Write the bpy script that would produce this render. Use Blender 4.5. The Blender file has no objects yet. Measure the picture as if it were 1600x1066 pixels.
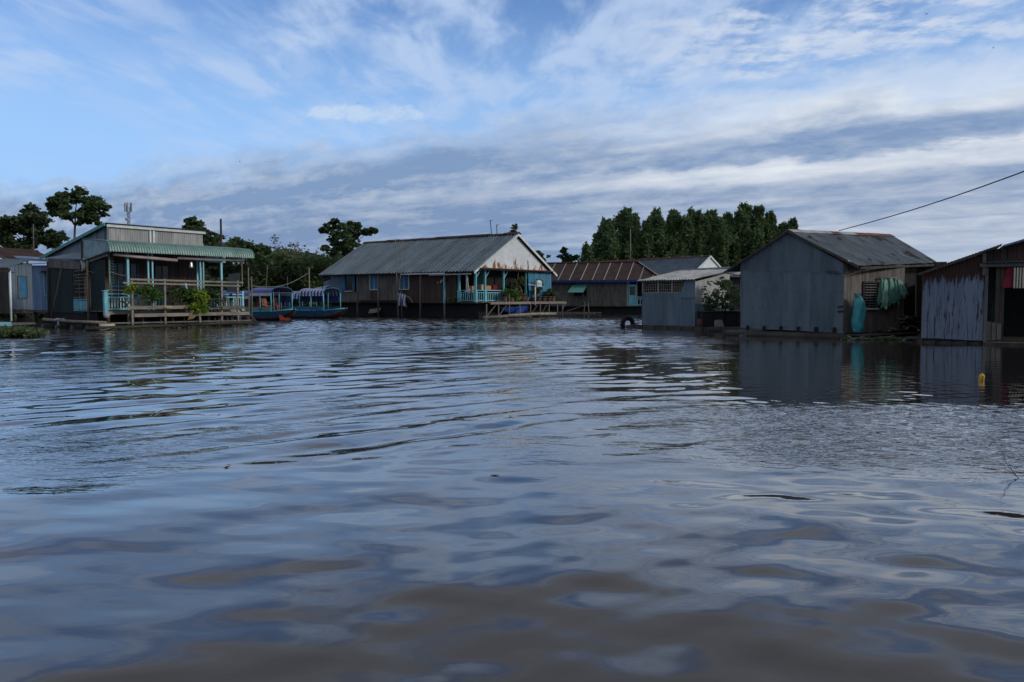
import bpy, math, random
import numpy as np
from mathutils import Vector, Matrix

random.seed(7)
rng = np.random.default_rng(7)
C = bpy.context.scene.collection
R = math.radians

# ------------------------------------------------------------------ camera
F = 1256.0          # focal length in pixels of the 1600 px wide photograph
HOR = 466.0         # row of the horizon
CAMH = 1.6
PITCH = math.atan((533.0 - HOR) / F)
cd = bpy.data.cameras.new('camera')
cd.sensor_width = 36.0
cd.lens = 36.0 * F / 1600.0
cd.clip_start = 0.1
cd.clip_end = 6000
cam = bpy.data.objects.new('camera', cd)
C.objects.link(cam)
cam.location = (0, 0, CAMH)
cam.rotation_euler = (R(90) - PITCH, 0, 0)
bpy.context.scene.camera = cam
vs = bpy.context.scene.view_settings
vs.view_transform = 'Standard'
vs.look = 'None'
vs.gamma = 1
vs.exposure = 0
vs.use_curve_mapping = False

# ------------------------------------------------------------------ light
SUN_EL, SUN_AZ = R(24), R(112)        # azimuth clockwise from +Y
world = bpy.data.worlds.new('World')
bpy.context.scene.world = world
world.use_nodes = True


class G:
    """small helper to write node graphs"""
    def __init__(s, tree):
        s.t = tree
        s.n = tree.nodes
        s.l = tree.links

    def node(s, typ, **kw):
        n = s.n.new(typ)
        for k, v in kw.items():
            setattr(n, k, v)
        return n

    def put(s, sock, v):
        if isinstance(v, bpy.types.NodeSocket):
            s.l.new(v, sock)
        elif v is not None:
            if isinstance(v, (tuple, list)) and len(v) == 3 and sock.type == 'RGBA':
                v = (*v, 1)
            sock.default_value = v

    def m(s, op, a, b=None, c=None, clamp=False):
        n = s.node('ShaderNodeMath', operation=op, use_clamp=clamp)
        s.put(n.inputs[0], a)
        s.put(n.inputs[1], b)
        s.put(n.inputs[2], c)
        return n.outputs[0]

    def vm(s, op, a, b=None):
        n = s.node('ShaderNodeVectorMath', operation=op)
        s.put(n.inputs[0], a)
        s.put(n.inputs[1], b)
        return n.outputs[0]

    def xyz(s, v):
        n = s.node('ShaderNodeSeparateXYZ')
        s.put(n.inputs[0], v)
        return n.outputs

    def cxyz(s, x, y, z):
        n = s.node('ShaderNodeCombineXYZ')
        for i, q in enumerate((x, y, z)):
            s.put(n.inputs[i], q)
        return n.outputs[0]

    def noise(s, v, scale=1.0, detail=4, rough=.55, dist=0):
        n = s.node('ShaderNodeTexNoise')
        s.put(n.inputs['Vector'], v)
        n.inputs['Scale'].default_value = scale
        n.inputs['Detail'].default_value = detail
        n.inputs['Roughness'].default_value = rough
        n.inputs['Distortion'].default_value = dist
        return n.outputs['Fac']

    def mix(s, f, a, b):
        n = s.node('ShaderNodeMix', data_type='RGBA')
        s.put(n.inputs[0], f)
        s.put(n.inputs[6], a)
        s.put(n.inputs[7], b)
        return n.outputs[2]

    def step(s, x, lo, hi, a=0.0, b=1.0):
        n = s.node('ShaderNodeMapRange', interpolation_type='SMOOTHSTEP')
        s.put(n.inputs[0], x)
        s.put(n.inputs[1], lo)
        s.put(n.inputs[2], hi)
        s.put(n.inputs[3], a)
        s.put(n.inputs[4], b)
        return n.outputs[0]

    def curve(s, x, x0, x1, pts):
        """piecewise value along x through a colour ramp"""
        f = s.m('DIVIDE', s.m('SUBTRACT', x, x0), x1 - x0, clamp=True)
        n = s.node('ShaderNodeValToRGB')
        n.color_ramp.interpolation = 'EASE'
        el = n.color_ramp.elements
        while len(el) < len(pts):
            el.new(0.5)
        for e, (p, v) in zip(el, pts):
            e.position = (p - x0) / (x1 - x0)
            e.color = (v, v, v, 1)
        s.put(n.inputs[0], f)
        return n.outputs[0]


def build_sky():
    g = G(world.node_tree)
    g.n.clear()
    out = g.node('ShaderNodeOutputWorld')
    bg = g.node('ShaderNodeBackground')
    sky = g.node('ShaderNodeTexSky', sky_type='NISHITA')
    sky.sun_disc = False
    sky.sun_elevation = SUN_EL
    sky.sun_rotation = SUN_AZ
    sky.air_density = 1.0
    sky.dust_density = 0.6
    sky.ozone_density = 1.5
    K = 0.1
    bg.inputs['Strength'].default_value = K
    d = g.node('ShaderNodeTexCoord').outputs['Generated']
    x, y, z = g.xyz(d)
    zc = g.m('SQRT', g.m('ADD', g.m('MULTIPLY', z, z), .0011))
    px = g.m('DIVIDE', x, zc)
    py = g.m('DIVIDE', y, zc)
    s = g.m('ADD', g.m('MULTIPLY', px, .6), py)      # across the cloud bands
    t = g.m('SUBTRACT', px, g.m('MULTIPLY', py, .6))   # along them
    sl = g.m('MAXIMUM', s, 1.2)
    ls = g.m('LOGARITHM', sl, math.e)
    ta = g.m('DIVIDE', t, sl)
    q = g.cxyz(g.m('MULTIPLY', ta, 7.0), g.m('MULTIPLY', ls, 4.2), 3.1)
    n1 = g.noise(q, .8, 6, .6, .3)
    n2 = g.noise(q, 2.3, 7, .62, .3)
    n3 = g.noise(g.cxyz(g.m('MULTIPLY', ta, 2.2), g.m('MULTIPLY', ls, 6.5), 8.7), .9, 6, .58)
    sw = g.m('ADD', s, g.m('MULTIPLY', g.m('SUBTRACT', n1, .5), 2.4))
    sw = g.m('ADD', sw, g.m('MULTIPLY', g.m('SUBTRACT', n2, .5), .6))
    az = g.m('DIVIDE', x, g.m('MAXIMUM', g.m('ABSOLUTE', y), .05))
    right = g.step(az, -.08, .36)
    front = g.step(y, -.2, .3)
    # density of the cloud deck over the bands
    deck = g.curve(sw, 3, 9, [(3, 0), (4.1, 0), (4.8, .48), (5.6, .9), (9, 1)])
    cells = g.noise(g.cxyz(px, py, 1.3), 5.5, 5, .62)
    alto = g.curve(sw, 3, 5, [(3, 0), (3.35, 0), (3.65, .95), (3.95, .75), (4.3, 0)])
    alto = g.m('MULTIPLY', alto, g.step(cells, .36, .6))
    alto = g.m('MULTIPLY', alto, g.step(az, .06, .30))
    # how bright the cloud is
    br = g.curve(sw, 3, 13, [(3, .9), (4.9, 1.0), (5.5, .72), (6.1, .2), (6.6, .22), (7.05, .74), (7.6, .66), (8.3, .26), (10, .22), (13, .4)])
    br = g.m('MULTIPLY', br, g.m('ADD', .24, g.m('MULTIPLY', right, .82)))
    br = g.m('ADD', br, g.m('MULTIPLY', g.m('SUBTRACT', n3, .5), 1.15))
    br = g.m('ADD', br, g.m('MULTIPLY', g.m('SUBTRACT', n2, .5), .95), clamp=True)
    S = 1.0 / K
    def c(r, gg, b):
        return (r * S, gg * S, b * S, 1)
    ccol = g.mix(br, c(.205, .305, .495), c(.78, .82, .87))
    # thin high cirrus over the blue
    wn = g.noise(g.cxyz(px, g.m('MULTIPLY', py, .36), 5.5), 4.6, 6, .55, .3)
    wn2 = g.noise(g.cxyz(px, py, 2.2), .7, 3, .5)
    cir = g.m('MULTIPLY', g.step(wn, .34, .66), g.step(wn2, .25, .55))
    cir = g.m('MULTIPLY', cir, g.step(z, .11, .32, .32, .86))
    # pale veil towards the horizon
    base = g.mix(1.0, sky.outputs[0], (1, 1, 1, 1))
    mul = base.node
    mul.blend_type = 'MULTIPLY'
    mul.inputs[7].default_value = (.80, 1.06, 1.5, 1)
    veil = g.step(z, .40, .14)
    base = g.mix(g.m('MULTIPLY', veil, .85), base, c(.36, .60, .97))
    base = g.mix(cir, base, c(.50, .635, .87))
    # the small lens of cloud left of centre
    ex = g.m('DIVIDE', g.m('ADD', px, .78), .34)
    ey = g.m('DIVIDE', g.m('ADD', py, -4.38), .2)
    er = g.m('ADD', g.m('MULTIPLY', ex, ex), g.m('MULTIPLY', ey, ey))
    er = g.m('ADD', er, g.m('MULTIPLY', g.m('SUBTRACT', n2, .5), 5.0))
    base = g.mix(g.m('MULTIPLY', g.step(er, 1.3, -.1), .62), base, c(.62, .74, .88))
    # overhead and behind: unseen broken pale cloud, added to make the ambient light neutral
    ov = g.noise(g.cxyz(px, py, 9.4), .9, 6, .6)
    ovm = g.m('MULTIPLY', g.m('MAXIMUM', g.step(z, .335, .42), g.step(y, .25, -.3)), g.step(ov, .18, .42))
    base = g.mix(g.m('MULTIPLY', ovm, .92), base, g.mix(g.noise(g.cxyz(px, py, 4.4), 2.2, 5, .6), c(.26, .30, .365), c(.44, .48, .54)))
    col = g.mix(alto, base, c(.62, .70, .84))
    col = g.mix(deck, col, ccol)
    hz = g.step(z, .10, .0)
    col = g.mix(g.m('MULTIPLY', hz, .55), col, g.mix(right, c(.22, .31, .49), c(.36, .46, .62)))
    g.put(bg.inputs['Color'], col)
    g.put(out.inputs['Surface'], bg.outputs[0])


build_sky()
sd = bpy.data.lights.new('sun', 'SUN')
sd.energy = 1.5
sd.angle = R(10)
sd.color = (1.0, .95, .87)
sun = bpy.data.objects.new('sun', sd)
C.objects.link(sun)
sv = Vector((math.sin(SUN_AZ) * math.cos(SUN_EL), math.cos(SUN_AZ) * math.cos(SUN_EL), math.sin(SUN_EL)))
sun.rotation_euler = sv.to_track_quat('Z', 'Y').to_euler()
sun.location = sv * 60


# ------------------------------------------------------------------ helpers
def at(px, py, Y):
    """point of the place seen at a pixel of the photograph, Y metres ahead"""
    cx, cy = (px - 800.0) / F, (533.0 - py) / F
    dy = math.cos(PITCH) + cy * math.sin(PITCH)
    dz = -math.sin(PITCH) + cy * math.cos(PITCH)
    k = Y / dy
    return Vector((cx * k, Y, CAMH + dz * k))


def on_water(px, Y, z=0.0):
    k = math.cos(PITCH) + math.sin(PITCH) * 0.05
    return Vector(((px - 800.0) / F * Y / k, Y, z))


def tag(o, label=None, cat=None, group=None, kind=None):
    if label:
        o['label'] = label
    if cat:
        o['category'] = cat
    if group:
        o['group'] = group
    if kind:
        o['kind'] = kind
    return o


def thing(name, label, cat, loc=(0, 0, 0), rz=0.0, group=None):
    o = bpy.data.objects.new(name, None)
    o.empty_display_size = .2
    C.objects.link(o)
    o.location = loc
    o.rotation_euler = (0, 0, rz)
    return tag(o, label, cat, group)


def copy_tree(o, parent=None):
    c = o.copy()
    C.objects.link(c)
    if parent is not None:
        c.parent = parent
    for ch in list(o.children):
        copy_tree(ch, c)
    return c


class M:
    """collects shapes; build() links them as one mesh object"""
    def __init__(s):
        s.v = []
        s.f = []

    def add(s, vs, fs):
        b = len(s.v)
        s.v += [tuple(q) for q in vs]
        s.f += [tuple(i + b for i in f) for f in fs]
        return s

    def box(s, x0, x1, y0, y1, z0, z1):
        return s.add([(x0, y0, z0), (x1, y0, z0), (x1, y1, z0), (x0, y1, z0),
                      (x0, y0, z1), (x1, y0, z1), (x1, y1, z1), (x0, y1, z1)],
                     [(3, 2, 1, 0), (4, 5, 6, 7), (0, 1, 5, 4), (1, 2, 6, 5), (2, 3, 7, 6), (3, 0, 4, 7)])

    def beam(s, p, q, w, h=None):
        p, q = Vector(p), Vector(q)
        h = h or w
        d = (q - p).normalized()
        up = Vector((0, 0, 1)) if abs(d.z) < .95 else Vector((0, 1, 0))
        a = d.cross(up).normalized() * w / 2
        b = a.cross(d).normalized() * h / 2
        vs = []
        for e in (p, q):
            vs += [e - a - b, e + a - b, e + a + b, e - a + b]
        return s.add(vs, [(3, 2, 1, 0), (4, 5, 6, 7), (0, 1, 5, 4), (1, 2, 6, 5), (2, 3, 7, 6), (3, 0, 4, 7)])

    def tube(s, pts, r, n=7, r1=None):
        pts = [Vector(p) for p in pts]
        k = len(pts)
        r1 = r if r1 is None else r1
        vs, fs = [], []
        for i, p in enumerate(pts):
            d = (pts[min(i + 1, k - 1)] - pts[max(i - 1, 0)]).normalized()
            up = Vector((0, 0, 1)) if abs(d.z) < .9 else Vector((1, 0, 0))
            a = d.cross(up).normalized()
            b = a.cross(d)
            rr = r + (r1 - r) * i / max(1, k - 1)
            for j in range(n):
                th = 2 * math.pi * j / n
                vs.append(p + a * rr * math.cos(th) + b * rr * math.sin(th))
        for i in range(k - 1):
            for j in range(n):
                j2 = (j + 1) % n
                fs.append((i * n + j, i * n + j2, (i + 1) * n + j2, (i + 1) * n + j))
        fs.append(tuple(range(n))[::-1])
        fs.append(tuple((k - 1) * n + j for j in range(n)))
        return s.add(vs, fs)

    def lathe(s, prof, c=(0, 0, 0), n=14):
        vs, fs = [], []
        k = len(prof)
        for r, z in prof:
            for j in range(n):
                th = 2 * math.pi * j / n
                vs.append((c[0] + r * math.cos(th), c[1] + r * math.sin(th), c[2] + z))
        for i in range(k - 1):
            for j in range(n):
                j2 = (j + 1) % n
                fs.append((i * n + j, i * n + j2, (i + 1) * n + j2, (i + 1) * n + j))
        if prof[0][0] > 1e-4:
            fs.append(tuple(range(n))[::-1])
        if prof[-1][0] > 1e-4:
            fs.append(tuple((k - 1) * n + j for j in range(n)))
        return s.add(vs, fs)

    def slab(s, a, b, c, d, t):
        """quad a b c d given a thickness t against its normal"""
        a, b, c, d = map(Vector, (a, b, c, d))
        n = (c - a).cross(d - b).normalized() * t
        vs = [a, b, c, d, a - n, b - n, c - n, d - n]
        return s.add(vs, [(0, 1, 2, 3), (7, 6, 5, 4), (1, 0, 4, 5), (2, 1, 5, 6), (3, 2, 6, 7), (0, 3, 7, 4)])

    def prism(s, poly, d):
        """polygon (3-D points) pushed along d"""
        n = len(poly)
        d = Vector(d)
        vs = [Vector(p) for p in poly] + [Vector(p) + d for p in poly]
        fs = [tuple(range(n))[::-1], tuple(range(n, 2 * n))]
        for i in range(n):
            j = (i + 1) % n
            fs.append((i, j, n + j, n + i))
        return s.add(vs, fs)

    def corr(s, A, B, Cc, D, pitch=.076, amp=.009, prof='sin', rows=1, wob=0.0):
        """profiled metal sheet; A B along one edge, D C along the opposite edge; ribs run from AB to DC"""
        A, B, Cc, D = map(Vector, (A, B, Cc, D))
        n = (B - A).cross(D - A).normalized()
        L = max((B - A).length, (Cc - D).length)
        if prof == 'sin':
            k = max(4, int(round(L / pitch * 4)))
            tt = [(i / k, amp * math.sin(2 * math.pi * i / k * L / pitch)) for i in range(k + 1)]
        elif prof == 'rib':     # flat pans with raised ribs
            tt = [(0, 0)]
            m_ = max(1, int(round(L / pitch)))
            rb = min(.2, .038 / pitch)
            for i in range(m_):
                for o_, h in ((.5 - rb * 2.2, 0), (.5 - rb, amp), (.5 + rb, amp), (.5 + rb * 2.2, 0)):
                    tt.append(((i + o_) / m_, h))
            tt.append((1, 0))
        ph = random.random() * 9
        vs, fs = [], []
        rows_ = rows
        for r in range(rows_ + 1):
            fr = r / rows_
            for t, h in tt:
                p = (A.lerp(B, t)).lerp(D.lerp(Cc, t), fr)
                w = wob * math.sin(ph + t * 5 + fr * 4) if wob else 0
                vs.append(p + n * (h + w))
        k = len(tt)
        for r in range(rows_):
            for i in range(k - 1):
                fs.append((r * k + i, r * k + i + 1, (r + 1) * k + i + 1, (r + 1) * k + i))
        return s.add(vs, fs)

    def mesh(s, name, mat=None, smooth=False):
        me = bpy.data.meshes.new(name)
        me.from_pydata(s.v, [], s.f)
        if mat:
            me.materials.append(mat)
        if smooth:
            me.polygons.foreach_set('use_smooth', [True] * len(me.polygons))
        me.update()
        return me

    def build(s, name, mat, parent=None, smooth=False, loc=None):
        o = bpy.data.objects.new(name, s.mesh(name, mat, smooth))
        C.objects.link(o)
        if parent is not None:
            o.parent = parent
        if loc is not None:
            o.location = loc
        return o


def piece(name, me, parent, loc, rot=(0, 0, 0), sc=(1, 1, 1)):
    o = bpy.data.objects.new(name, me)
    C.objects.link(o)
    o.parent = parent
    o.location = loc
    o.rotation_euler = rot
    o.scale = sc
    return o


def np_mesh(name, v, quads, mat, smooth=False):
    me = bpy.data.meshes.new(name)
    v = np.asarray(v, np.float32)
    quads = np.asarray(quads, np.int32)
    me.vertices.add(len(v))
    me.vertices.foreach_set('co', v.ravel())
    k = quads.shape[1]
    me.loops.add(quads.size)
    me.loops.foreach_set('vertex_index', quads.ravel())
    me.polygons.add(len(quads))
    me.polygons.foreach_set('loop_start', np.arange(0, quads.size, k, dtype=np.int32))
    me.polygons.foreach_set('loop_total', np.full(len(quads), k, np.int32))
    if smooth:
        me.polygons.foreach_set('use_smooth', np.ones(len(quads), bool))
    me.materials.append(mat)
    me.update(calc_edges=True)
    return me


# ------------------------------------------------------------------ materials
def mat(name, col, col2=None, scale=2.5, stretch=(1, 1, 1), rough=.75, metal=0.0, spec=.3,
        rust=None, rust_at=.62, rust_scale=1.6, rust_stretch=(1, 1, 1), zgrad=None, zamt=.3, bump=0.0,
        stripes=None, trans=0.0, fine=.25):
    """painted / weathered surface: two tones mottled, an optional rust or dirt layer, optional printed stripes"""
    m = bpy.data.materials.new(name)
    m.use_nodes = True
    g = G(m.node_tree)
    b = g.n['Principled BSDF']
    tc = g.node('ShaderNodeTexCoord').outputs['Object']
    oi = g.node('ShaderNodeObjectInfo')
    off = g.vm('ADD', tc, g.cxyz(g.m('MULTIPLY', oi.outputs['Random'], 37.0), g.m('MULTIPLY', oi.outputs['Random'], 11.0), 0))
    p = g.vm('MULTIPLY', off, stretch)
    n = g.noise(p, scale, 6, .62)
    col2 = col2 or tuple(c * .62 for c in col)
    c = g.mix(g.step(n, .32, .7), col, col2)
    nf = g.noise(p, scale * 9, 3, .6)
    dk = g.mix(1.0, c, (1, 1, 1))
    dk.node.blend_type = 'MULTIPLY'
    sh = g.m('ADD', 1 - fine, g.m('MULTIPLY', nf, fine * 2))
    # each piece of a surface is a little different
    sh = g.m('MULTIPLY', sh, g.m('ADD', .86, g.m('MULTIPLY', oi.outputs['Random'], .28)))
    g.put(dk.node.inputs[7], g.node('ShaderNodeCombineColor').outputs[0])
    cc = dk.node.inputs[7].links[0].from_node
    for i in range(3):
        g.put(cc.inputs[i], sh)
    c = dk
    if stripes:
        axis, pitch, duty, scol = stripes
        co = g.xyz(tc)[axis]
        fr = g.m('FRACT', g.m('DIVIDE', co, pitch))
        c = g.mix(g.m('LESS_THAN', fr, duty), c, scol)
    rr = rough
    if rust:
        rp = g.vm('MULTIPLY', off, rust_stretch)
        rn = g.noise(rp, rust_scale, 7, .66, .4)
        if zgrad:
            zz = g.xyz(tc)[2]
            rn = g.m('ADD', rn, g.m('MULTIPLY', g.step(zz, zgrad[0], zgrad[1]), zamt))
        rm = g.step(rn, rust_at - .035, rust_at + .035)
        rc = g.mix(g.noise(rp, rust_scale * 5, 4, .6), rust, tuple(k * .4 for k in rust))
        c = g.mix(rm, c, rc)
        rr = g.m('ADD', rough, g.m('MULTIPLY', rm, .9 - rough))
    g.put(b.inputs['Base Color'], c)
    g.put(b.inputs['Roughness'], rr)
    b.inputs['Metallic'].default_value = metal
    b.inputs['Specular IOR Level'].default_value = spec
    if trans:
        b.inputs['Transmission Weight'].default_value = 0
    if bump:
        bn = g.node('ShaderNodeBump')
        bn.inputs['Strength'].default_value = bump
        bn.inputs['Distance'].default_value = .02
        g.put(bn.inputs['Height'], g.m('ADD', n, g.m('MULTIPLY', nf, .4)))
        g.put(b.inputs['Normal'], bn.outputs[0])
    return m


def leaf_mat(name, a, b_, trans=.45):
    m = bpy.data.materials.new(name)
    m.use_nodes = True
    g = G(m.node_tree)
    b = g.n['Principled BSDF']
    ge = g.node('ShaderNodeNewGeometry')
    tc = g.node('ShaderNodeTexCoord').outputs['Object']
    n = g.noise(tc, .55, 3, .5)
    f = g.m('ADD', g.m('MULTIPLY', ge.outputs['Random Per Island'], .55), g.m('MULTIPLY', n, .55), clamp=True)
    c = g.mix(f, a, b_)
    g.put(b.inputs['Base Color'], c)
    b.inputs['Roughness'].default_value = .55
    b.inputs['Specular IOR Level'].default_value = .3
    tr = g.node('ShaderNodeBsdfTranslucent')
    g.put(tr.inputs['Color'], c)
    mx = g.node('ShaderNodeMixShader')
    mx.inputs[0].default_value = trans
    g.l.new(b.outputs[0], mx.inputs[1])
    g.l.new(tr.outputs[0], mx.inputs[2])
    g.l.new(mx.outputs[0], g.n['Material Output'].inputs['Surface'])
    return m


MT = {}
MT['wood_dark'] = mat('wood_dark', (.085, .07, .06), (.04, .034, .03), 3, (1, 1, .25), .85)
MT['wood_grey'] = mat('wood_grey', (.17, .155, .14), (.085, .078, .07), 3, (1, 1, .3), .85, bump=.2)
MT['wood_pale'] = mat('wood_pale', (.30, .265, .22), (.15, .135, .115), 4, (.3, 1, 1), .85, bump=.2)
MT['wood_brown'] = mat('wood_brown', (.095, .058, .046), (.05, .034, .03), 3, (2, 2, .2), .7)
MT['wet_wood'] = mat('wet_wood', (.045, .04, .034), (.02, .018, .016), 2, (.4, 1, 1), .6)
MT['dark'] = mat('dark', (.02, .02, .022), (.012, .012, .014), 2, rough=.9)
MT['cyan'] = mat('cyan', (.17, .47, .54), (.11, .34, .42), 3, rough=.5, rust=(.12, .09, .07), rust_at=.7, rust_scale=5)
MT['cyan_pale'] = mat('cyan_pale', (.30, .60, .68), (.2, .45, .55), 3, rough=.5, rust=(.12, .09, .07), rust_at=.72, rust_scale=5)
MT['blue'] = mat('blue', (.035, .16, .30), (.025, .10, .20), 3, rough=.5, rust=(.10, .09, .08), rust_at=.72, rust_scale=4)
MT['blue_deep'] = mat('blue_deep', (.02, .07, .30), (.015, .05, .2), 3, rough=.4)
MT['green_paint'] = mat('green_paint', (.13, .34, .30), (.08, .22, .2), 3, rough=.5)
MT['white'] = mat('white', (.72, .74, .74), (.55, .57, .57), 2, rough=.5, rust=(.25, .13, .06), rust_at=.74, rust_scale=5)
MT['tin_blue'] = mat('tin_blue', (.135, .175, .21), (.08, .115, .145), 1.1, (1.6, 1.6, .4), .5, .15, rust=(.06, .052, .048), rust_at=.70, rust_scale=3, rust_stretch=(3, 3, .5), fine=.12)
MT['tin_shed'] = mat('tin_shed', (.15, .195, .24), (.10, .14, .185), 1.3, (2, 2, .3), .5, .15, rust=(.05, .045, .045), rust_at=.74, rust_scale=4, rust_stretch=(3, 3, .4), fine=.12)
MT['tin_bright'] = mat('tin_bright', (.16, .25, .40), (.10, .17, .29), 2, (3, 3, .3), .5, .1, fine=.15)
MT['tin_white'] = mat('tin_white', (.42, .42, .41), (.26, .265, .265), 1.6, (1, 1, 1), .55, .1, rust=(.16, .14, .12), rust_at=.66, rust_scale=4)
MT['clad_cream'] = mat('clad_cream', (.36, .35, .34), (.24, .24, .24), 2, (3, 3, .4), .6, .1, fine=.2)
MT['roof_grey'] = mat('roof_grey', (.10, .137, .172), (.066, .093, .12), 1.0, (1, .6, 1), .5, .2, rust=(.06, .05, .05), rust_at=.72, rust_scale=2)
MT['roof_slate'] = mat('roof_slate', (.13, .15, .17), (.075, .09, .105), .8, (1, 1, 1), .55, .15, rust=(.05, .05, .055), rust_at=.6, rust_scale=1.2)
MT['roof_rib'] = mat('roof_rib', (.30, .34, .36), (.2, .23, .25), 2, rough=.45, metal=.2)
MT['roof_rust'] = mat('roof_rust', (.068, .038, .032), (.036, .022, .02), 1.6, (1, 1, 1), .85, fine=.35)
MT['rust_bright'] = mat('rust_bright', (.22, .085, .05), (.10, .045, .035), 3, rough=.9, rust=(.36, .30, .26), rust_at=.62, rust_scale=2)
MT['roof_green'] = mat('roof_green', (.25, .37, .325), (.17, .275, .25), 2, (1, 1, 1), .42, .1, rust=(.3, .42, .38), rust_at=.7, rust_scale=4)
MT['peel'] = mat('peel', (.20, .25, .33), (.14, .185, .26), 2, (3, 3, .4), .6, rust=(.085, .045, .042), rust_at=.578, rust_scale=2.3, rust_stretch=(5, 5, .55), zgrad=(1.9, 2.75), zamt=.30)
MT['gable_white'] = mat('gable_white', (.74, .77, .78), (.6, .64, .66), 1, rough=.55, rust=(.36, .17, .07), rust_at=.66, rust_scale=1.5, rust_stretch=(1, 1.4, .5), zgrad=(5.4, 3.7), zamt=.16)
MT['tarp_blue'] = mat('tarp_blue', (.045, .22, .33), (.03, .15, .25), 1.5, (3, 3, .3), .5)
MT['teal_sack'] = mat('teal_sack', (.06, .32, .34), (.035, .21, .24), 3, rough=.45, bump=.5)
MT['green_sack'] = mat('green_sack', (.10, .27, .20), (.05, .15, .115), 5, (2, 2, .6), .4, bump=.5)
MT['pale_sack'] = mat('pale_sack', (.24, .42, .33), (.10, .22, .17), 4, (2.5, 2.5, .5), rough=.35, bump=.4)
MT['canvas'] = mat('canvas', (.50, .42, .42), (.36, .27, .28), 3, rough=.8)
MT['film'] = mat('film', (.22, .32, .33), (.09, .14, .16), 1.6, (1, 1, 1), .3, bump=.5)
MT['net'] = mat('net', (.025, .045, .05), (.015, .025, .03), 8, rough=.9)
MT['red'] = mat('red', (.17, .014, .008), (.09, .009, .007), 3, rough=.6)
MT['red_dull'] = mat('red_dull', (.105, .042, .036), (.065, .03, .027), 2, (2, 2, .3), .7)
MT['red_cloth'] = mat('red_cloth', (.22, .02, .04), (.12, .012, .025), 4, rough=.8)
MT['orange'] = mat('orange', (.32, .11, .07), (.24, .08, .045), 3, rough=.6)
MT['stripe_boat'] = mat('stripe_boat', (.46, .49, .58), (.38, .41, .5), 2, rough=.7, stripes=(0, .38, .5, (.03, .045, .23)), fine=.08)
MT['canopy_blue'] = mat('canopy_blue', (.16, .18, .42), (.12, .14, .34), 2, rough=.7, stripes=(0, .2, .5, (.09, .10, .30)), fine=.1)
MT['stripe_cloth'] = mat('stripe_cloth', (.6, .54, .42), (.5, .45, .36), 3, rough=.8, stripes=(0, .085, .4, (.03, .02, .025)))
MT['stripe_shirt'] = mat('stripe_shirt', (.5, .58, .7), (.4, .48, .6), 3, rough=.8, stripes=(0, .17, .4, (.05, .09, .2)))
MT['terracotta'] = mat('terracotta', (.26, .15, .10), (.16, .095, .07), 4, rough=.8)
MT['clay_dark'] = mat('clay_dark', (.12, .085, .075), (.075, .055, .05), 4, rough=.7)
MT['cream_pot'] = mat('cream_pot', (.5, .42, .27), (.35, .29, .18), 4, rough=.6)
MT['carton'] = mat('carton', (.42, .29, .14), (.32, .22, .1), 4, rough=.8)
MT['rubber'] = mat('rubber', (.014, .014, .016), (.008, .008, .01), 4, rough=.65)
MT['steel'] = mat('steel', (.62, .64, .68), (.45, .47, .5), 6, rough=.3, metal=.7)
MT['pole_rust'] = mat('pole_rust', (.055, .03, .03), (.03, .018, .02), 4, rough=.8)
MT['bamboo'] = mat('bamboo', (.23, .20, .15), (.13, .11, .085), 6, (1, 1, .3), .7)
MT['bark'] = mat('bark', (.14, .115, .10), (.07, .06, .055), 5, (1, 1, .3), .9)
MT['cable'] = mat('cable', (.02, .02, .022), rough=.6)
MT['rope'] = mat('rope', (.32, .29, .24), (.2, .18, .15), 8, rough=.9)
MT['yellow'] = mat('yellow', (.75, .46, .06), (.6, .34, .03), 5, rough=.45)
MT['white_cloth'] = mat('white_cloth', (.62, .63, .63), (.45, .47, .48), 6, rough=.85)
MT['glass_dark'] = mat('glass_dark', (.02, .025, .03), (.015, .02, .025), 3, rough=.2, spec=.5)
MT['earth'] = mat('earth', (.06, .065, .035), (.04, .045, .025), .4, rough=.95)
MT['flower_white'] = mat('flower_white', (.75, .75, .72), rough=.7)
MT['flower_red'] = mat('flower_red', (.42, .10, .08), (.3, .06, .05), rough=.7)
LF = {}
LF['dark'] = leaf_mat('leaf_dark', (.03, .055, .026), (.085, .125, .055))
LF['broad'] = leaf_mat('leaf_broad', (.04, .075, .034), (.105, .155, .06))
LF['grove'] = leaf_mat('leaf_grove', (.045, .085, .038), (.15, .22, .09))  # lighter tone raised to paint sunlit patches into the foliage
LF['bank'] = leaf_mat('leaf_bank', (.05, .085, .04), (.14, .18, .07))
LF['bright'] = leaf_mat('leaf_bright', (.05, .12, .03), (.14, .24, .06))
LF['yellow'] = leaf_mat('leaf_yellow', (.10, .19, .02), (.32, .42, .06))
LF['dry'] = leaf_mat('leaf_dry', (.08, .07, .05), (.16, .14, .10))


# ------------------------------------------------------------------ foliage
def leaf_cloud(centres, spread, n, size, flat=.5, droop=0.0, aspect=1.7):
    """n leaf faces (bent pairs) gathered round clump centres"""
    centres = np.asarray(centres, float)
    spread = np.broadcast_to(np.asarray(spread, float), (len(centres), 3))
    idx = rng.integers(0, len(centres), n)
    c = centres[idx] + rng.normal(size=(n, 3)) * spread[idx] * .55
    d = rng.normal(size=(n, 3))
    d[:, 2] = d[:, 2] * flat - droop
    d /= np.linalg.norm(d, axis=1)[:, None]
    r = rng.normal(size=(n, 3))
    a = np.cross(d, r)
    a /= np.linalg.norm(a, axis=1)[:, None] + 1e-9
    s = size * rng.uniform(.6, 1.35, n)[:, None]
    L = d * s * aspect * .5
    W = a * s * .5
    v = np.stack([c - L, c - L * .1 + W, c + L, c - L * .1 - W], 1).reshape(-1, 3)
    q = np.arange(n * 4, dtype=np.int32).reshape(-1, 4)
    return v, q


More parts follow.
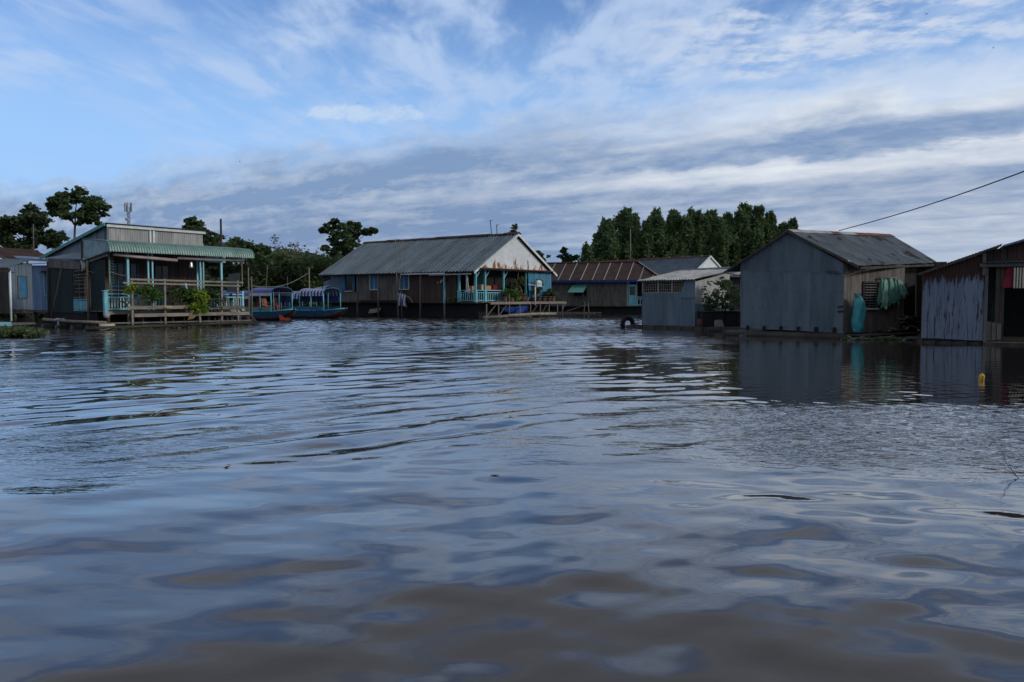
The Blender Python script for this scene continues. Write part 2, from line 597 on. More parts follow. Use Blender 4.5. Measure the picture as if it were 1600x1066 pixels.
def lobe_clumps(lobes, per):
    """clump centres spread through ellipsoid lobes (x, y, z, rx, ry, rz), mostly near their skin"""
    out, sp = [], []
    for (x, y, z, rx, ry, rz) in lobes:
        k = per
        k = int(per * 1.8)
        d = rng.normal(size=(k, 3))
        d /= np.linalg.norm(d, axis=1)[:, None]
        rad = rng.uniform(.3, 1.22, k)[:, None] ** .7
        out.append(np.array([x, y, z]) + d * rad * np.array([rx, ry, rz]))
        q = min(rx, ry, rz)
        sp.append(np.repeat([[.50 * q, .50 * q, .30 * q]], k, 0) * rng.uniform(.5, 1.35, (k, 1)))
    return np.concatenate(out), np.concatenate(sp)


def tree(name, label, loc, lobes, trunk, n, size, mt, per=9, group=None, r=.16, flat=.5, droop=0.0, limbs=True, cat='tree', aspect=1.7, limb_r=.35):
    t = thing(name, label, cat, loc, 0, group)
    m = M()
    top = Vector(trunk[-1])
    m.tube(trunk, r, 8, r * .5)
    if limbs:
        for (x, y, z, rx, ry, rz) in lobes:
            e = Vector((x, y, z - rz * .2))
            mid = top.lerp(e, .5) + Vector((random.uniform(-.15, .15), random.uniform(-.15, .15), .1 * (e - top).length))
            m.tube([top - Vector((0, 0, .15)), mid, e], r * limb_r, 6, r * .1)
            for _ in range(3):
                e2 = e + Vector((random.uniform(-1, 1) * rx * .8, random.uniform(-1, 1) * ry * .8, random.uniform(-.3, .9) * rz))
                m.tube([mid.lerp(e, .6), e2], r * .14, 5, r * .04)
    m.build('trunk', MT['bark'], t, True)
    cc, sp = lobe_clumps(lobes, per)
    v, q = leaf_cloud(cc, sp, n, size, flat, droop, aspect)
    o = bpy.data.objects.new('crown', np_mesh('crown', v, q, mt))
    C.objects.link(o)
    o.parent = t
    return t


def foliage_part(name, parent, centres, spread, n, size, mt, **kw):
    v, q = leaf_cloud(centres, spread, n, size, **kw)
    o = bpy.data.objects.new(name, np_mesh(name, v, q, mt))
    C.objects.link(o)
    o.parent = parent
    return o


# ------------------------------------------------------------------ water
WATER = {}


def wz(x, y):
    i = int(np.clip(np.searchsorted(WATER['ys'], y), 0, len(WATER['ys']) - 1))
    j = int(np.clip(np.searchsorted(WATER['a'] * (WATER['ys'][i] * .82 + 3.0), x), 0, len(WATER['a']) - 1))
    return float(WATER['H'][i, j])


def build_water():
    m = bpy.data.materials.new('river_water')
    m.use_nodes = True
    g = G(m.node_tree)
    b = g.n['Principled BSDF']
    pos = g.node('ShaderNodeNewGeometry').outputs['Position']
    x, y, z = g.xyz(pos)
    nb = g.noise(pos, .5, 3, .5)
    g.put(b.inputs['Base Color'], g.mix(nb, (.038, .032, .031), (.046, .039, .038)))
    b.inputs['IOR'].default_value = 1.29
    b.inputs['Specular Tint'].default_value = (1, .80, .62, 1)
    b.inputs['Coat Weight'].default_value = .95
    b.inputs['Coat IOR'].default_value = 1.17
    b.inputs['Coat Roughness'].default_value = .03
    b.inputs['Roughness'].default_value = .025
    b.inputs['Specular IOR Level'].default_value = .5
    # fine capillary ripples where the breeze touches the water, patchy and in world metres
    gust = g.noise(g.vm('MULTIPLY', pos, (.22, .1, 1)), 1.0, 3, .55)
    far = g.step(y, 19, 34)
    lee = g.m('MULTIPLY', g.step(g.m('DIVIDE', x, g.m('MAXIMUM', y, 1)), .24, .30), g.step(y, 10, 12.5))
    near = g.m('MULTIPLY', g.step(gust, .47, .6), g.step(y, 5.5, 9))
    belt = g.m('MULTIPLY', g.step(y, 7.0, 8.2), g.step(y, 12.6, 11.2))
    belt = g.m('MULTIPLY', belt, g.step(x, 1.5, 3.2))
    amp = g.m('ADD', g.m('ADD', .010, g.m('MULTIPLY', near, .30)), g.m('MULTIPLY', far, .2))
    amp = g.m('MULTIPLY', amp, g.m('SUBTRACT', 1.0, g.m('MULTIPLY', lee, .85)))
    amp = g.m('MAXIMUM', amp, g.m('MULTIPLY', belt, .5))
    r1 = g.noise(g.vm('MULTIPLY', pos, (2.2, 5.5, 1)), 1.0, 3, .55)
    r2 = g.noise(g.vm('MULTIPLY', pos, (7, 13, 1)), 1.0, 2, .5)
    h = g.m('ADD', g.m('MULTIPLY', r1, .06), g.m('MULTIPLY', r2, .022))
    bn = g.node('ShaderNodeBump')
    bn.inputs['Strength'].default_value = 1.0
    bn.inputs['Distance'].default_value = 1.0
    g.put(bn.inputs['Height'], g.m('MULTIPLY', h, amp))
    g.put(b.inputs['Normal'], bn.outputs[0])
    g.put(b.inputs['Coat Normal'], bn.outputs[0])

    # wave field as real geometry: rows closer together near the viewer, in world metres
    ny, nx = 1500, 460
    ys = 1.6 * (420 / 1.6) ** (np.linspace(0, 1, ny))
    a = np.linspace(-1, 1, nx)
    Y = np.repeat(ys[:, None], nx, 1)
    X = a[None, :] * (Y * .82 + 3.0)
    H = np.zeros_like(X)
    D = np.hypot(X, Y)

    def sst(v, lo, hi):
        t = np.clip((v - lo) / (hi - lo), 0, 1)
        return t * t * (3 - 2 * t)

    def vnoise(x, y, seed):
        r_ = np.random.default_rng(seed)
        out = np.zeros_like(x)
        for k in range(7):
            th = r_.uniform(0, 2 * np.pi)
            f_ = r_.uniform(.5, 1.6)
            out += np.sin((x * np.cos(th) + y * np.sin(th)) * f_ + r_.uniform(0, 6.3))
        return out / 2.6

    def wave(kx, ky, lam, amp_, env, warp=0.25, seed=0):
        n_ = math.hypot(kx, ky)
        kx, ky = kx / n_, ky / n_
        ph = (X * kx + Y * ky) * 2 * np.pi / lam
        ph = ph + warp * 2 * np.pi * vnoise(X / (lam * 3.2), Y / (lam * 3.2), seed)
        s_ = np.sin(ph)
        # crests a little sharper than troughs
        return amp_ * env * (s_ + .22 * np.sin(2 * ph + .4))

    ratio = X / np.maximum(Y, 1)
    leem = sst(ratio, .22, .31) * sst(Y, 10.5, 13)
    calm = 1 - .95 * leem
    # wake train crossing the left and the middle
    env1 = sst(Y, 7.0, 9.5) * (1 - sst(Y, 24, 32)) * (1 - .55 * sst(ratio, -.02, .12)) * calm
    mod = .75 + .35 * vnoise(X * .14, Y * .22, 31)
    mod = np.clip(mod, .1, 1.2)
    H += wave(.66, -.75, 1.05, .0112, env1 * mod, .05, 1)
    H += wave(.60, -.80, .72, .0046, env1 * mod, .06, 2)
    H += wave(.72, -.69, .46, .0016, env1 * mod, .2, 8)
    H += wave(.30, -.95, 1.3, .0045, sst(Y, 9, 12) * (1 - sst(Y, 22, 30)) * calm * np.clip(.6 + .5 * vnoise(X * .2, Y * .3, 33), 0, 1.2), .08, 3)
    H += wave(.05, -1, .62, .0022, sst(Y, 10, 13) * (1 - sst(Y, 20, 28)) * calm, .2, 4)
    # wavelets in front of the right-hand houses
    belt_ = sst(Y, 7.0, 8.3) * (1 - sst(Y, 11.2, 13)) * sst(X, 1.2, 3.5)
    H += wave(.75, .66, .30, .0042, belt_, .12, 5)
    H += wave(.3, -1, .38, .0036, belt_, .18, 6)
    H += wave(-.6, -.8, .24, .0022, belt_, .2, 7)
    H += wave(.2, -1, .42, .0016, leem, .3, 61) + wave(-.5, -.8, .31, .0010, leem, .3, 62)
    # long slow undulation everywhere, stronger in the foreground
    sw_ = np.clip(1.15 - Y / 26, .12, 1) * (1 - .75 * leem)
    for (kx, ky, lam, am, sd_) in ((.3, 1, 1.9, .0052, 11), (-.5, 1, 1.2, .0036, 12), (.9, .6, .95, .0026, 13), (-.15, 1, .62, .0018, 14), (.6, -1, 3.2, .0055, 15), (-1, .35, 1.4, .0026, 16), (.25, 1, .4, .0007, 17)):
        H += wave(kx, ky, lam, am, sw_, .35, sd_)
    fr = (1 - sst(Y, 4, 8.5)) * sst(X, -2.2, .6)
    H += wave(.5, 1, .55, .0016, fr, .4, 21)
    H += wave(-.7, 1, .42, .0011, fr, .4, 22)
    # choppy open reach between the houses
    chop = sst(Y, 22, 33) * sst(ratio, -.36, -.24) * (1 - sst(ratio, .20, .27)) + .35 * sst(Y, 17, 27) * (1 - sst(ratio, -.36, -.24))
    chop = chop * np.clip(.75 + .5 * vnoise(X * .12, Y * .2, 41), .1, 1.3)
    for (kx, ky, lam, am, sd_) in ((.2, -1, .95, .017, 51), (.7, -.7, .75, .013, 52), (-.6, -.8, .85, .014, 53), (1, .1, .7, .009, 54), (-.2, 1, 1.4, .018, 55)):
        H += wave(kx, ky, lam, am, chop, .45, sd_)
    H *= 1 - sst(Y, 75, 120)
    WATER['ys'], WATER['a'], WATER['H'] = ys, a, H
    V = np.stack([X, Y, H], 2).reshape(-1, 3)
    i = np.arange(ny * nx, dtype=np.int32).reshape(ny, nx)
    Q = np.stack([i[:-1, :-1], i[:-1, 1:], i[1:, 1:], i[1:, :-1]], 2).reshape(-1, 4)
    o = bpy.data.objects.new('river', np_mesh('river', V, Q, m, True))
    C.objects.link(o)
    tag(o, 'wide brown river with wake ripples reflecting the sky', kind='structure')
    # the rest of the sheet, out of the wave field: behind the viewer, to both sides and far off
    xr = [-1500, 1500]
    rest = M()
    W0 = 1.6 * .82 + 3.0
    W1 = 420 * .82 + 3.0
    rest.add([(-2500, -1500, 0), (2500, -1500, 0), (2500, 1.6, 0), (W0, 1.6, 0), (-W0, 1.6, 0), (-2500, 1.6, 0)], [(0, 1, 2, 3, 4, 5)])
    rest.add([(W0, 1.6, 0), (2500, 1.6, 0), (2500, 420, 0), (W1, 420, 0)], [(0, 1, 2, 3)])
    rest.add([(-2500, 1.6, 0), (-W0, 1.6, 0), (-W1, 420, 0), (-2500, 420, 0)], [(0, 1, 2, 3)])
    o2 = rest.build('open_water', m)
    tag(o2, 'still river water beyond the bend', kind='structure')


build_water()


# ================================================================== LAND AND TREES
def build_land():
    m = M()
    pts = []
    edge = [(-500, 150), (-140, 92), (-60, 70), (-34, 68), (-26, 82), (-12, 90), (0, 98), (10, 104), (30, 96), (60, 84), (120, 80), (500, 120)]
    far_ = [(x * 6, y + 900) for x, y in edge]
    n = len(edge)
    vs = [(x, y, -.6) for x, y in edge] + [(x * 1.02, y + 2.5, .45) for x, y in edge] + [(x, y, .8) for x, y in far_]
    fs = []
    for r in range(2):
        for i in range(n - 1):
            fs.append((r * n + i, r * n + i + 1, (r + 1) * n + i + 1, (r + 1) * n + i))
    m.add(vs, fs)
    o = m.build('riverbank', MT['earth'])
    tag(o, 'low muddy riverbank behind the floating houses', kind='structure')
    # far treeline: one uncountable mass
    cc, sp = [], []
    for i in range(420):
        x = rng.uniform(-170, 190)
        y = rng.uniform(128, 165)
        hgt = 2.8 + 1.6 * math.sin(x * .11) + rng.uniform(-.8, 1.2)
        for k in range(3):
            cc.append((x + rng.normal() * 1.2, y, hgt * (k + .6) / 3))
            sp.append((1.8, 1.2, .9))
    v, q = leaf_cloud(cc, sp, 26000, .75)
    o = bpy.data.objects.new('far_treeline', np_mesh('far_treeline', v, q, LF['dark']))
    C.objects.link(o)
    tag(o, 'distant line of low dark trees along the horizon', kind='stuff')
    # bank scrub behind the tour boats
    cc, sp = [], []
    for i in range(150):
        f = rng.uniform(0, 1)
        px = 330 + 220 * f
        Y = rng.uniform(86, 104)
        top = 6.0 + .5 * math.sin(px * .045 + 1) + .5 * math.sin(px * .13) + (Y - 86) * .05 - (1.5 if px < 395 else 0)
        p = on_water(px, Y)
        for k in range(5):
            cc.append((p.x + rng.normal() * .5, Y + rng.normal() * .6, .4 + top * (k + .3) / 5))
            sp.append((1.15, 1.0, .75))
    v, q = leaf_cloud(cc, sp, 95000, .24)
    o = bpy.data.objects.new('bank_scrub', np_mesh('bank_scrub', v, q, LF['bank']))
    C.objects.link(o)
    tag(o, 'dense green scrub on the bank behind the striped boats', kind='stuff')
    # low scrub on the left bank and behind the houses
    cc, sp = [], []
    for (x0, x1, Y0, Y1, top, k) in ((-30, 110, 66, 76, 3.4, 90), (600, 900, 108, 120, 3.0, 70), (860, 1180, 112, 124, 4.2, 90)):
        for i in range(k):
            Y = rng.uniform(Y0, Y1)
            p = on_water(rng.uniform(x0, x1), Y)
            for j in range(3):
                cc.append((p.x, Y, .3 + top * (j + .4) / 3 * rng.uniform(.7, 1.1)))
                sp.append((1.2, 1.0, .8))
    v, q = leaf_cloud(cc, sp, 20000, .42)
    o = bpy.data.objects.new('bank_undergrowth', np_mesh('bank_undergrowth', v, q, LF['dark']))
    C.objects.link(o)
    tag(o, 'low dark undergrowth along the bank behind the houses', kind='stuff')


build_land()


def ptree(name, label, px, Y, blobs, mt, n, size, trunk_px=None, per=9, r=.16, limb_r=.35, **kw):
    """a tree at depth Y; blobs are crown lobes given as (pixel x, pixel y, half width, half height) of the photograph"""
    s = Y / F
    base = on_water(trunk_px or px, Y, .4)
    lob = []
    for (bx, by, bw, bh) in blobs:
        p = at(bx, by, Y)
        lob.append((p.x - base.x, random.uniform(-.5, .5) * bw * s, p.z - base.z, bw * s * 1.12, max(bw, bh) * s * .9, bh * s * 1.2))
    zlow = min(l[2] - l[5] * .6 for l in lob)
    zmid = sum(l[2] for l in lob) / len(lob)
    xm = sum(l[0] for l in lob) / len(lob)
    tr = [(0, 0, -.5), (xm * .2, 0, zlow * .5), (xm * .5, 0, max(zlow, zmid * .7))]
    return tree(name, label, base, lob, tr, n, size, mt, per=per, r=r, limb_r=limb_r, **kw)


ptree('broadleaf_tree', 'dark bushy tree at the far left behind the rust roofed shack', 42, 66,
      [(38, 350, 22, 15), (60, 345, 16, 11), (50, 330, 9, 8), (20, 355, 18, 12), (70, 368, 22, 10), (30, 378, 30, 14), (8, 372, 14, 16), (85, 376, 10, 7)], LF['dark'], 8840, 0.22, per=8)
ptree('umbrella_tree', 'tall flat crowned tree with a bare slender trunk standing above the left house roof', 117, 70,
      [(100, 318, 19, 11), (118, 308, 17, 9), (136, 318, 20, 11), (112, 334, 20, 9), (146, 334, 14, 7), (155, 324, 12, 5), (88, 326, 9, 8), (140, 346, 14, 6)], LF['broad'], 7310, 0.24, trunk_px=113, per=7, r=.17, limb_r=.4)
ptree('broadleaf_tree', 'leafy tree poking up behind the grey clerestory of the left house', 305, 74,
      [(300, 350, 11, 6), (312, 362, 17, 9), (322, 378, 18, 10), (297, 345, 6, 4), (335, 372, 9, 7)], LF['broad'], 3230, 0.22, per=8)
ptree('broadleaf_tree', 'spreading tree beside the dark rusty post behind the green veranda roof', 372, 72,
      [(368, 380, 16, 8), (385, 390, 20, 9), (405, 388, 12, 6), (356, 392, 18, 9), (395, 402, 25, 10), (415, 392, 7, 4), (335, 408, 18, 13), (352, 418, 22, 15), (320, 404, 13, 12)], LF['broad'], 7820, 0.22, per=8)
ptree('broadleaf_tree', 'single spreading tree standing at the left end of the grey ribbed roof', 545, 84,
      [(540, 362, 20, 9), (525, 352, 11, 5), (560, 366, 18, 7), (577, 362, 9, 4), (508, 360, 9, 4), (540, 378, 22, 9), (530, 390, 17, 8), (556, 352, 9, 4)], LF['broad'], 7310, 0.24, per=7)
ptree('thin_tree', 'wispy almost leafless sapling, the taller of two above the bank scrub', 431, 92,
      [(431, 382, 9, 9), (428, 372, 6, 5), (438, 392, 9, 7)], LF['dry'], 170, .13, per=9, r=.06)
ptree('thin_tree', 'wispy almost leafless sapling, the shorter of two above the bank scrub', 456, 92,
      [(456, 388, 9, 7), (462, 382, 5, 4), (452, 396, 9, 6)], LF['dry'], 150, .13, per=9, r=.06)
ptree('leaning_tree', 'bare pale leaning trunk in front of the green bank scrub', 414, 84,
      [(424, 404, 7, 6)], LF['bank'], 160, .25, per=6, r=.09)
ptree('conical_tree', 'small dark tree between the white gable and the grove', 880, 118, [(880, 400, 7, 5), (881, 392, 4, 4), (886, 406, 8, 5)], LF['dark'], 1360, 0.24, per=8)
ptree('conical_tree', 'smallest dark tree just left of the grove above the rust roof', 893, 122, [(895, 402, 7, 4), (891, 408, 9, 4)], LF['dark'], 1020, 0.24, per=8)
ptree('roof_shrub', 'small leafy shrub showing above the peak of the white gable', 803, 80, [(802, 358, 4, 5), (806, 354, 2, 4), (800, 364, 6, 5)], LF['broad'], 714, 0.14, per=7, r=.05)
ptree('broadleaf_tree', 'low dark tree showing past the right slope of the white gable', 846, 96, [(842, 398, 5, 5), (848, 405, 9, 5), (838, 408, 10, 7)], LF['dark'], 1360, 0.22, per=8)

ORD = ['first', 'second', 'third', 'fourth', 'fifth', 'sixth', 'seventh', 'eighth', 'ninth', 'tenth', 'eleventh', 'twelfth', 'thirteenth', 'fourteenth', 'fifteenth', 'sixteenth', 'seventeenth', 'eighteenth', 'nineteenth', 'twentieth', 'twenty-first', 'twenty-second', 'twenty-third', 'twenty-fourth']
# the grove: (column, row of the top, half width of the crown, depth)
GROVE = [(921, 388, 11, 111), (932, 368, 14, 112), (948, 347, 15, 112), (972, 331, 17, 114), (992, 338, 14, 118), (1004, 344, 14, 112), (1017, 332, 17, 114), (1029, 343, 14, 112), (1041, 333, 17, 118), (1057, 338, 15, 113),
         (1068, 345, 14, 112), (1081, 330, 19, 115), (1094, 341, 12, 112), (1112, 334, 15, 114), (1122, 344, 13, 112), (1131, 337, 13, 118), (1149, 332, 15, 113), (1160, 322, 16, 116), (1175, 327, 16, 113),
         (1191, 345, 15, 117), (1204, 336, 13, 114), (1222, 352, 13, 116), (1234, 346, 9, 113)]


def build_grove():
    for i, (px, py, hw, Y) in enumerate(GROVE):
        s = Y / F
        base = on_water(px, Y, .4)
        top = at(px, py, Y)
        H = top.z - base.z
        lean = random.uniform(-.5, .9)
        pw = random.uniform(.78, 1.25)
        t = thing('grove_tree', ORD[i] + ' tall feathery tree from the left end of the dense riverside grove', 'tree', base, 0, 'tall trees of the grove')
        M().tube([(0, 0, -.4), (lean * .25, 0, H * .5), (lean * .9, 0, H * .9)], .2, 7, .05).build('trunk', MT['bark'], t, True)
        cc, sp = [], []
        W = hw * s * 1.12
        ph = rng.uniform(0, 6.28, 4)
        for k in range(200):
            f = rng.uniform(.04, 1.0)
            w = W * (.24 + 1.8 * (1 - f) ** pw) if f > .12 else W * 1.7
            th = rng.uniform(0, 6.28)
            w *= 1 + .38 * math.sin(2 * th + ph[0] + f * 11) + .42 * math.sin(th + ph[1] - f * 15) + .16 * math.sin(3 * th + ph[2] + f * 31)
            r_ = w * rng.uniform(.15, 1) ** .5
            cc.append((math.cos(th) * r_ + lean * f * f, math.sin(th) * r_, H * f * (.985 if f > .9 else 1) + .1))
            q = .16 + .34 * (1 - f)
            sp.append((q * 1.5, q * 1.5, q * 2.0 + .18))
        v, q = leaf_cloud(cc, sp, 13000, .23, flat=1.0, droop=-.3, aspect=2.6)
        o = bpy.data.objects.new('crown', np_mesh('crown', v, q, LF['grove']))
        C.objects.link(o)
        o.parent = t

    cc, sp = [], []
    for (px, py, hw, Y) in GROVE:
        top = at(px, py, Y).z
        for k in range(22):
            p = on_water(px + rng.uniform(-14, 14), Y + rng.uniform(-1.5, 5))
            cc.append((p.x, p.y, rng.uniform(.5, top * rng.uniform(.55, .90))))
            sp.append((1.0, .9, .9))
    v, q = leaf_cloud(cc, sp, 52000, .24, flat=1.0, droop=-.2, aspect=2.2)
    o = bpy.data.objects.new('grove_understorey', np_mesh('grove_understorey', v, q, LF['grove']))
    C.objects.link(o)
    tag(o, 'tangled green growth filling the grove between its tall trees', kind='stuff')


build_grove()


# ================================================================== LEFT: HOUSE WITH GREEN VERANDA ROOF
def pot_lathe(rt, rb, h, lip=.015):
    return [(rb, 0), (rb + (rt - rb) * .5, h * .5), (rt, h * .88), (rt + lip, h * .88), (rt + lip, h), (rt - .02, h), (rt - .04, h * .8), (0.0, h * .78)]


def balustrade(parent, p, q, z0, z1, mt, step=.17, th=.05, name='railing'):
    """railing part with its balusters as sub-parts"""
    p, q = Vector(p), Vector(q)
    m = M()
    a, b = Vector((p.x, p.y, z1)), Vector((q.x, q.y, z1))
    m.beam(a, b, .07, .06)
    m.beam(a - Vector((0, 0, .17)), b - Vector((0, 0, .17)), .045, .05)
    m.beam(Vector((p.x, p.y, z0 + .08)), Vector((q.x, q.y, z0 + .08)), .05, .06)
    r = m.build(name, mt, parent)
    L = (q - p).length
    k = max(2, int(L / step))
    bm_ = M().box(-th / 2, th / 2, -.015, .015, z0 + .111, z1 - .195).mesh('baluster', mt)
    ang = math.atan2(q.y - p.y, q.x - p.x)
    for i in range(k):
        t = (i + .5) / k
        piece('baluster', bm_, r, (p.x + (q.x - p.x) * t, p.y + (q.y - p.y) * t, 0), (0, 0, ang))
    return r


def window(parent, p, ux, w, h, nrm, frame_m, glass_m, mull=1, trans=0, name='window', depth=.07, sill=None, shutters=None):
    """a framed window standing 'depth' proud of a wall: p lower left corner, ux along the wall, nrm out of it"""
    p, ux, n = Vector(p), Vector(ux).normalized(), Vector(nrm).normalized()
    z = Vector((0, 0, 1))
    fw = .06
    m = M()
    o = n * depth * .5
    m.beam(p + o + z * fw / 2, p + o + ux * w + z * fw / 2, fw, depth) if False else None
    def bar(a, b, t=fw):
        m.beam(a + o, b + o, t, t)
    bar(p, p + ux * w)
    bar(p + z * h, p + z * h + ux * w)
    bar(p + z * fw / 2, p + z * (h - fw / 2))
    bar(p + ux * w + z * fw / 2, p + ux * w + z * (h - fw / 2))
    for i in range(mull):
        x = w * (i + 1) / (mull + 1)
        bar(p + ux * x + z * fw / 2, p + ux * x + z * (h - fw / 2), .035)
    for i in range(trans):
        y = h * (i + 1) / (trans + 1)
        bar(p + ux * fw / 2 + z * y, p + ux * (w - fw / 2) + z * y, .03)
    wn = m.build(name, frame_m, parent)
    g_ = M().slab(p + n * .012, p + ux * w + n * .012, p + ux * w + z * h + n * .012, p + z * h + n * .012, .008)
    g_.build('pane', glass_m, wn)
    if sill:
        M().beam(p - z * .05 + n * .06 - ux * .06, p - z * .05 + n * .06 + ux * (w + .06), .14, .04).build('sill', sill, wn)
    if shutters:
        for sgn, base in ((-1, p), (1, p + ux * w)):
            d = (ux * sgn * .9 + n * .35).normalized()
            sm_ = M()
            a = base + n * depth
            b = a + d * w * .48
            sm_.slab(a, b, b + z * h, a + z * h, .03)
            sm_.build('shutter', shutters, wn)
    return wn


def plank_wall(parent, A, B, z0, z1, mt, bw=.3, name='plank', out=None, gap=.012, zt=None):
    """boards standing side by side along A-B; each one a piece. zt(t) gives the height of the top at fraction t"""
    A, B = Vector(A), Vector(B)
    L = (B - A).length
    k = max(1, int(round(L / bw)))
    d = (B - A) / L
    n = Vector((d.y, -d.x, 0))
    for i in range(k):
        a, b = A + d * (L * i / k + gap / 2), A + d * (L * (i + 1) / k - gap / 2)
        off = n * random.uniform(0, .018)
        za = zb = z1
        if zt:
            za, zb = zt(i / k), zt((i + 1) / k)
        lo = z0 + random.uniform(-.03, .02)
        M().slab(a + off + Vector((0, 0, lo)), b + off + Vector((0, 0, lo)), b + off + Vector((0, 0, zb)), a + off + Vector((0, 0, za)), .022).build(name, mt, parent)


def house_left():
    t = thing('floating_house', 'left floating house with green ribbed veranda roof and grey clerestory', 'house', (-20.7, 41, 0), math.atan2(.826, .563))
    # raft under the house
    for i, v in enumerate((-.35, 1.1, 2.6, 4.2, 5.7, 7.6)):
        M().tube([(-.4, v, .02), (4, v + .05, .06), (8.6, v, .02)], .2, 9).build('raft_log', MT['wet_wood'], t, True)
    pm = M().beam((0, 0, .1), (0, 0, .88), .11).mesh('pile', MT['wood_dark'])
    for u in (.2, 1.9, 3.6, 5.3, 7.0, 8.2):
        for v in (.15, 2.2, 5, 7.8):
            piece('pile', pm, t, (u, v, 0))
    for x0, x1, y0, y1 in ((.1, 8.2, 1.0, 1.06), (.04, .1, .9, 5.5), (8.1, 8.16, 1.1, 6), (1.3, 1.36, 5.6, 8.2)):
        M().box(x0, x1, y0, y1, .0, .86).build('under_shade', MT['dark'], t)  # near-black panels stand in for the shade under the deck
    # deck boards
    for i in range(11):
        v = .05 + i * .2
        M().box(-.05, 8.45, v, v + .185, .90, .95).build('deck_board', MT['wood_grey'], t)
    M().box(-.08, 8.5, -.02, .04, .76, .93).build('deck_beam', MT['wood_pale'], t)
    M().box(.02, 7.2, 2.25, 8.3, .82, .93).build('floor', MT['wood_dark'], t)
    # front wall under the veranda, brown boards with door and window openings
    plank_wall(t, (0.05, 2.15, 0), (1.45, 2.15, 0), .93, 4.5, MT['wood_brown'], .28)
    plank_wall(t, (3.05, 2.15, 0), (4.0, 2.15, 0), .93, 4.5, MT['wood_brown'], .28)
    plank_wall(t, (5.0, 2.15, 0), (7.2, 2.15, 0), .93, 4.5, MT['wood_brown'], .28)
    plank_wall(t, (1.45, 2.18, 0), (3.05, 2.18, 0), .93, 1.6, MT['wood_brown'], .28)
    M().box(1.4, 5.05, 2.12, 2.2, 3.5, 4.55).build('wall_header', MT['wood_brown'], t)
    window(t, (1.5, 2.14, 1.62), (1, 0, 0), 1.5, 1.85, (0, -1, 0), MT['blue'], MT['glass_dark'], 3, 2, shutters=None)
    window(t, (4.05, 2.14, .95), (1, 0, 0), .9, 2.5, (0, -1, 0), MT['wood_brown'], MT['glass_dark'], 1, 3, name='door')
    # back, right and left walls
    M().slab((1.32, 8.3, .9), (7.2, 8.3, .9), (7.2, 8.3, 4.05), (1.32, 8.3, 4.05), -.06).build('back_wall', MT['wood_dark'], t)
    M().slab((7.2, 2.2, .9), (7.2, 8.25, .9), (7.2, 8.25, 4.1), (7.2, 2.2, 5.45), .05).build('side_wall', MT['wood_grey'], t)
    M().slab((1.3, 8.25, .9), (1.3, 2.25, .9), (1.3, 2.25, 5.4), (1.3, 8.25, 4.05), .05).build('core_wall', MT['wood_dark'], t)
    # boards of the upper left wall, following the roof slope
    plank_wall(t, (1.22, 8.2, 0), (1.22, 2.1, 0), 3.3, 5, MT['tin_shed'], .42, 'wall_sheet', zt=lambda f: 4.02 + f * 1.38)
    # left side, lean-to: tarpaulin panel, lattice, net
    plank_wall(t, (0, 5.6, 0), (0, 3.15, 0), .85, 3.4, MT['net'], .6, 'tarpaulin_panel')
    M().slab((.03, 1.45, .95), (.03, .08, .95), (.03, .08, 3.55), (.03, 1.45, 3.55), .02).build('net_screen', MT['net'], t)
    f = M()
    f.slab((-.06, 5.6, 3.28), (-.06, 2.3, 3.10), (-.06, 2.3, 3.48), (-.06, 5.6, 3.72), .04)
    f.slab((-.05, 2.3, 3.30), (-.05, -.3, 3.72), (-.05, -.3, 3.86), (-.05, 2.3, 3.48), .03)
    f.build('fascia', MT['wood_grey'], t)
    M().slab((-.12, 5.8, 3.78), (-.12, 1.9, 3.62), (1.28, 1.9, 4.35), (1.28, 5.8, 4.1), .03).build('lean_to_roof', MT['roof_grey'], t)
    m = M()
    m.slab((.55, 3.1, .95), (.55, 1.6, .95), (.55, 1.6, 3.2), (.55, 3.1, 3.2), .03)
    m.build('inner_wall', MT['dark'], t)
    lat = M()
    lat.beam((.02, 2.55, 1.62), (.02, 2.55, 3.2), .045)
    lat.beam((.02, 1.75, 1.55), (.02, 1.75, 3.2), .04)
    la = lat.build('lattice', MT['wood_grey'], t)
    for k, z in enumerate((1.62, 1.92, 2.12, 2.34, 2.52, 2.70, 2.84, 3.02)):
        M().beam((-.02, 3.05 - .12 * (k % 3), z + random.uniform(-.03, .03)), (-.02, 1.62 + .1 * (k % 2), z + random.uniform(-.03, .06)), .05, .03).build('slat', MT['wood_pale'], la)
    r_ = M()
    r_.beam((-.05, 3.05, 1.48), (-.05, 1.62, 1.48), .05)
    r_.beam((-.05, 3.05, .98), (-.05, 1.62, .98), .05)
    rr = r_.build('side_railing', MT['blue'], t)
    pk = M().box(-.075, -.045, -.055, .055, .92, 1.56).mesh('picket', MT['cyan'])
    for k in range(9):
        piece('picket', pk, rr, (0, 1.72 + k * .155, 0))
    M().tube([(-.1, 1.5, .4), (-.08, 1.5, 3.55)], .055, 8).build('pole', MT['bamboo'], t, True)
    M().tube([(.3, .12, .95), (.3, .12, 3.6)], .035, 8).build('pole', MT['bamboo'], t, True)
    M().tube([(-.3, 5.1, .2), (-.18, 4.5, 1.9), (-.1, 4.1, 3.2)], .04, 7).build('leaning_pole', MT['wood_grey'], t, True)
    M().tube([(-.1, 5.62, .3), (-.06, 5.62, 3.6)], .06, 7).build('pole', MT['wood_dark'], t, True)
    # clerestory: profiled cream cladding in sheets with white trim
    x0, x1 = 1.32, 7.1
    for i in range(6):
        a, b = x0 + (x1 - x0) * i / 6, x0 + (x1 - x0) * (i + 1) / 6
        m = M()
        m.corr((a, 2.02 - .004 * (i % 2), 4.45), (b, 2.02 - .004 * (i % 2), 4.45), (b, 2.02, 5.42), (a, 2.02, 5.42), .145, .022, 'rib')
        m.build('cladding_sheet', MT['clad_cream'], t)
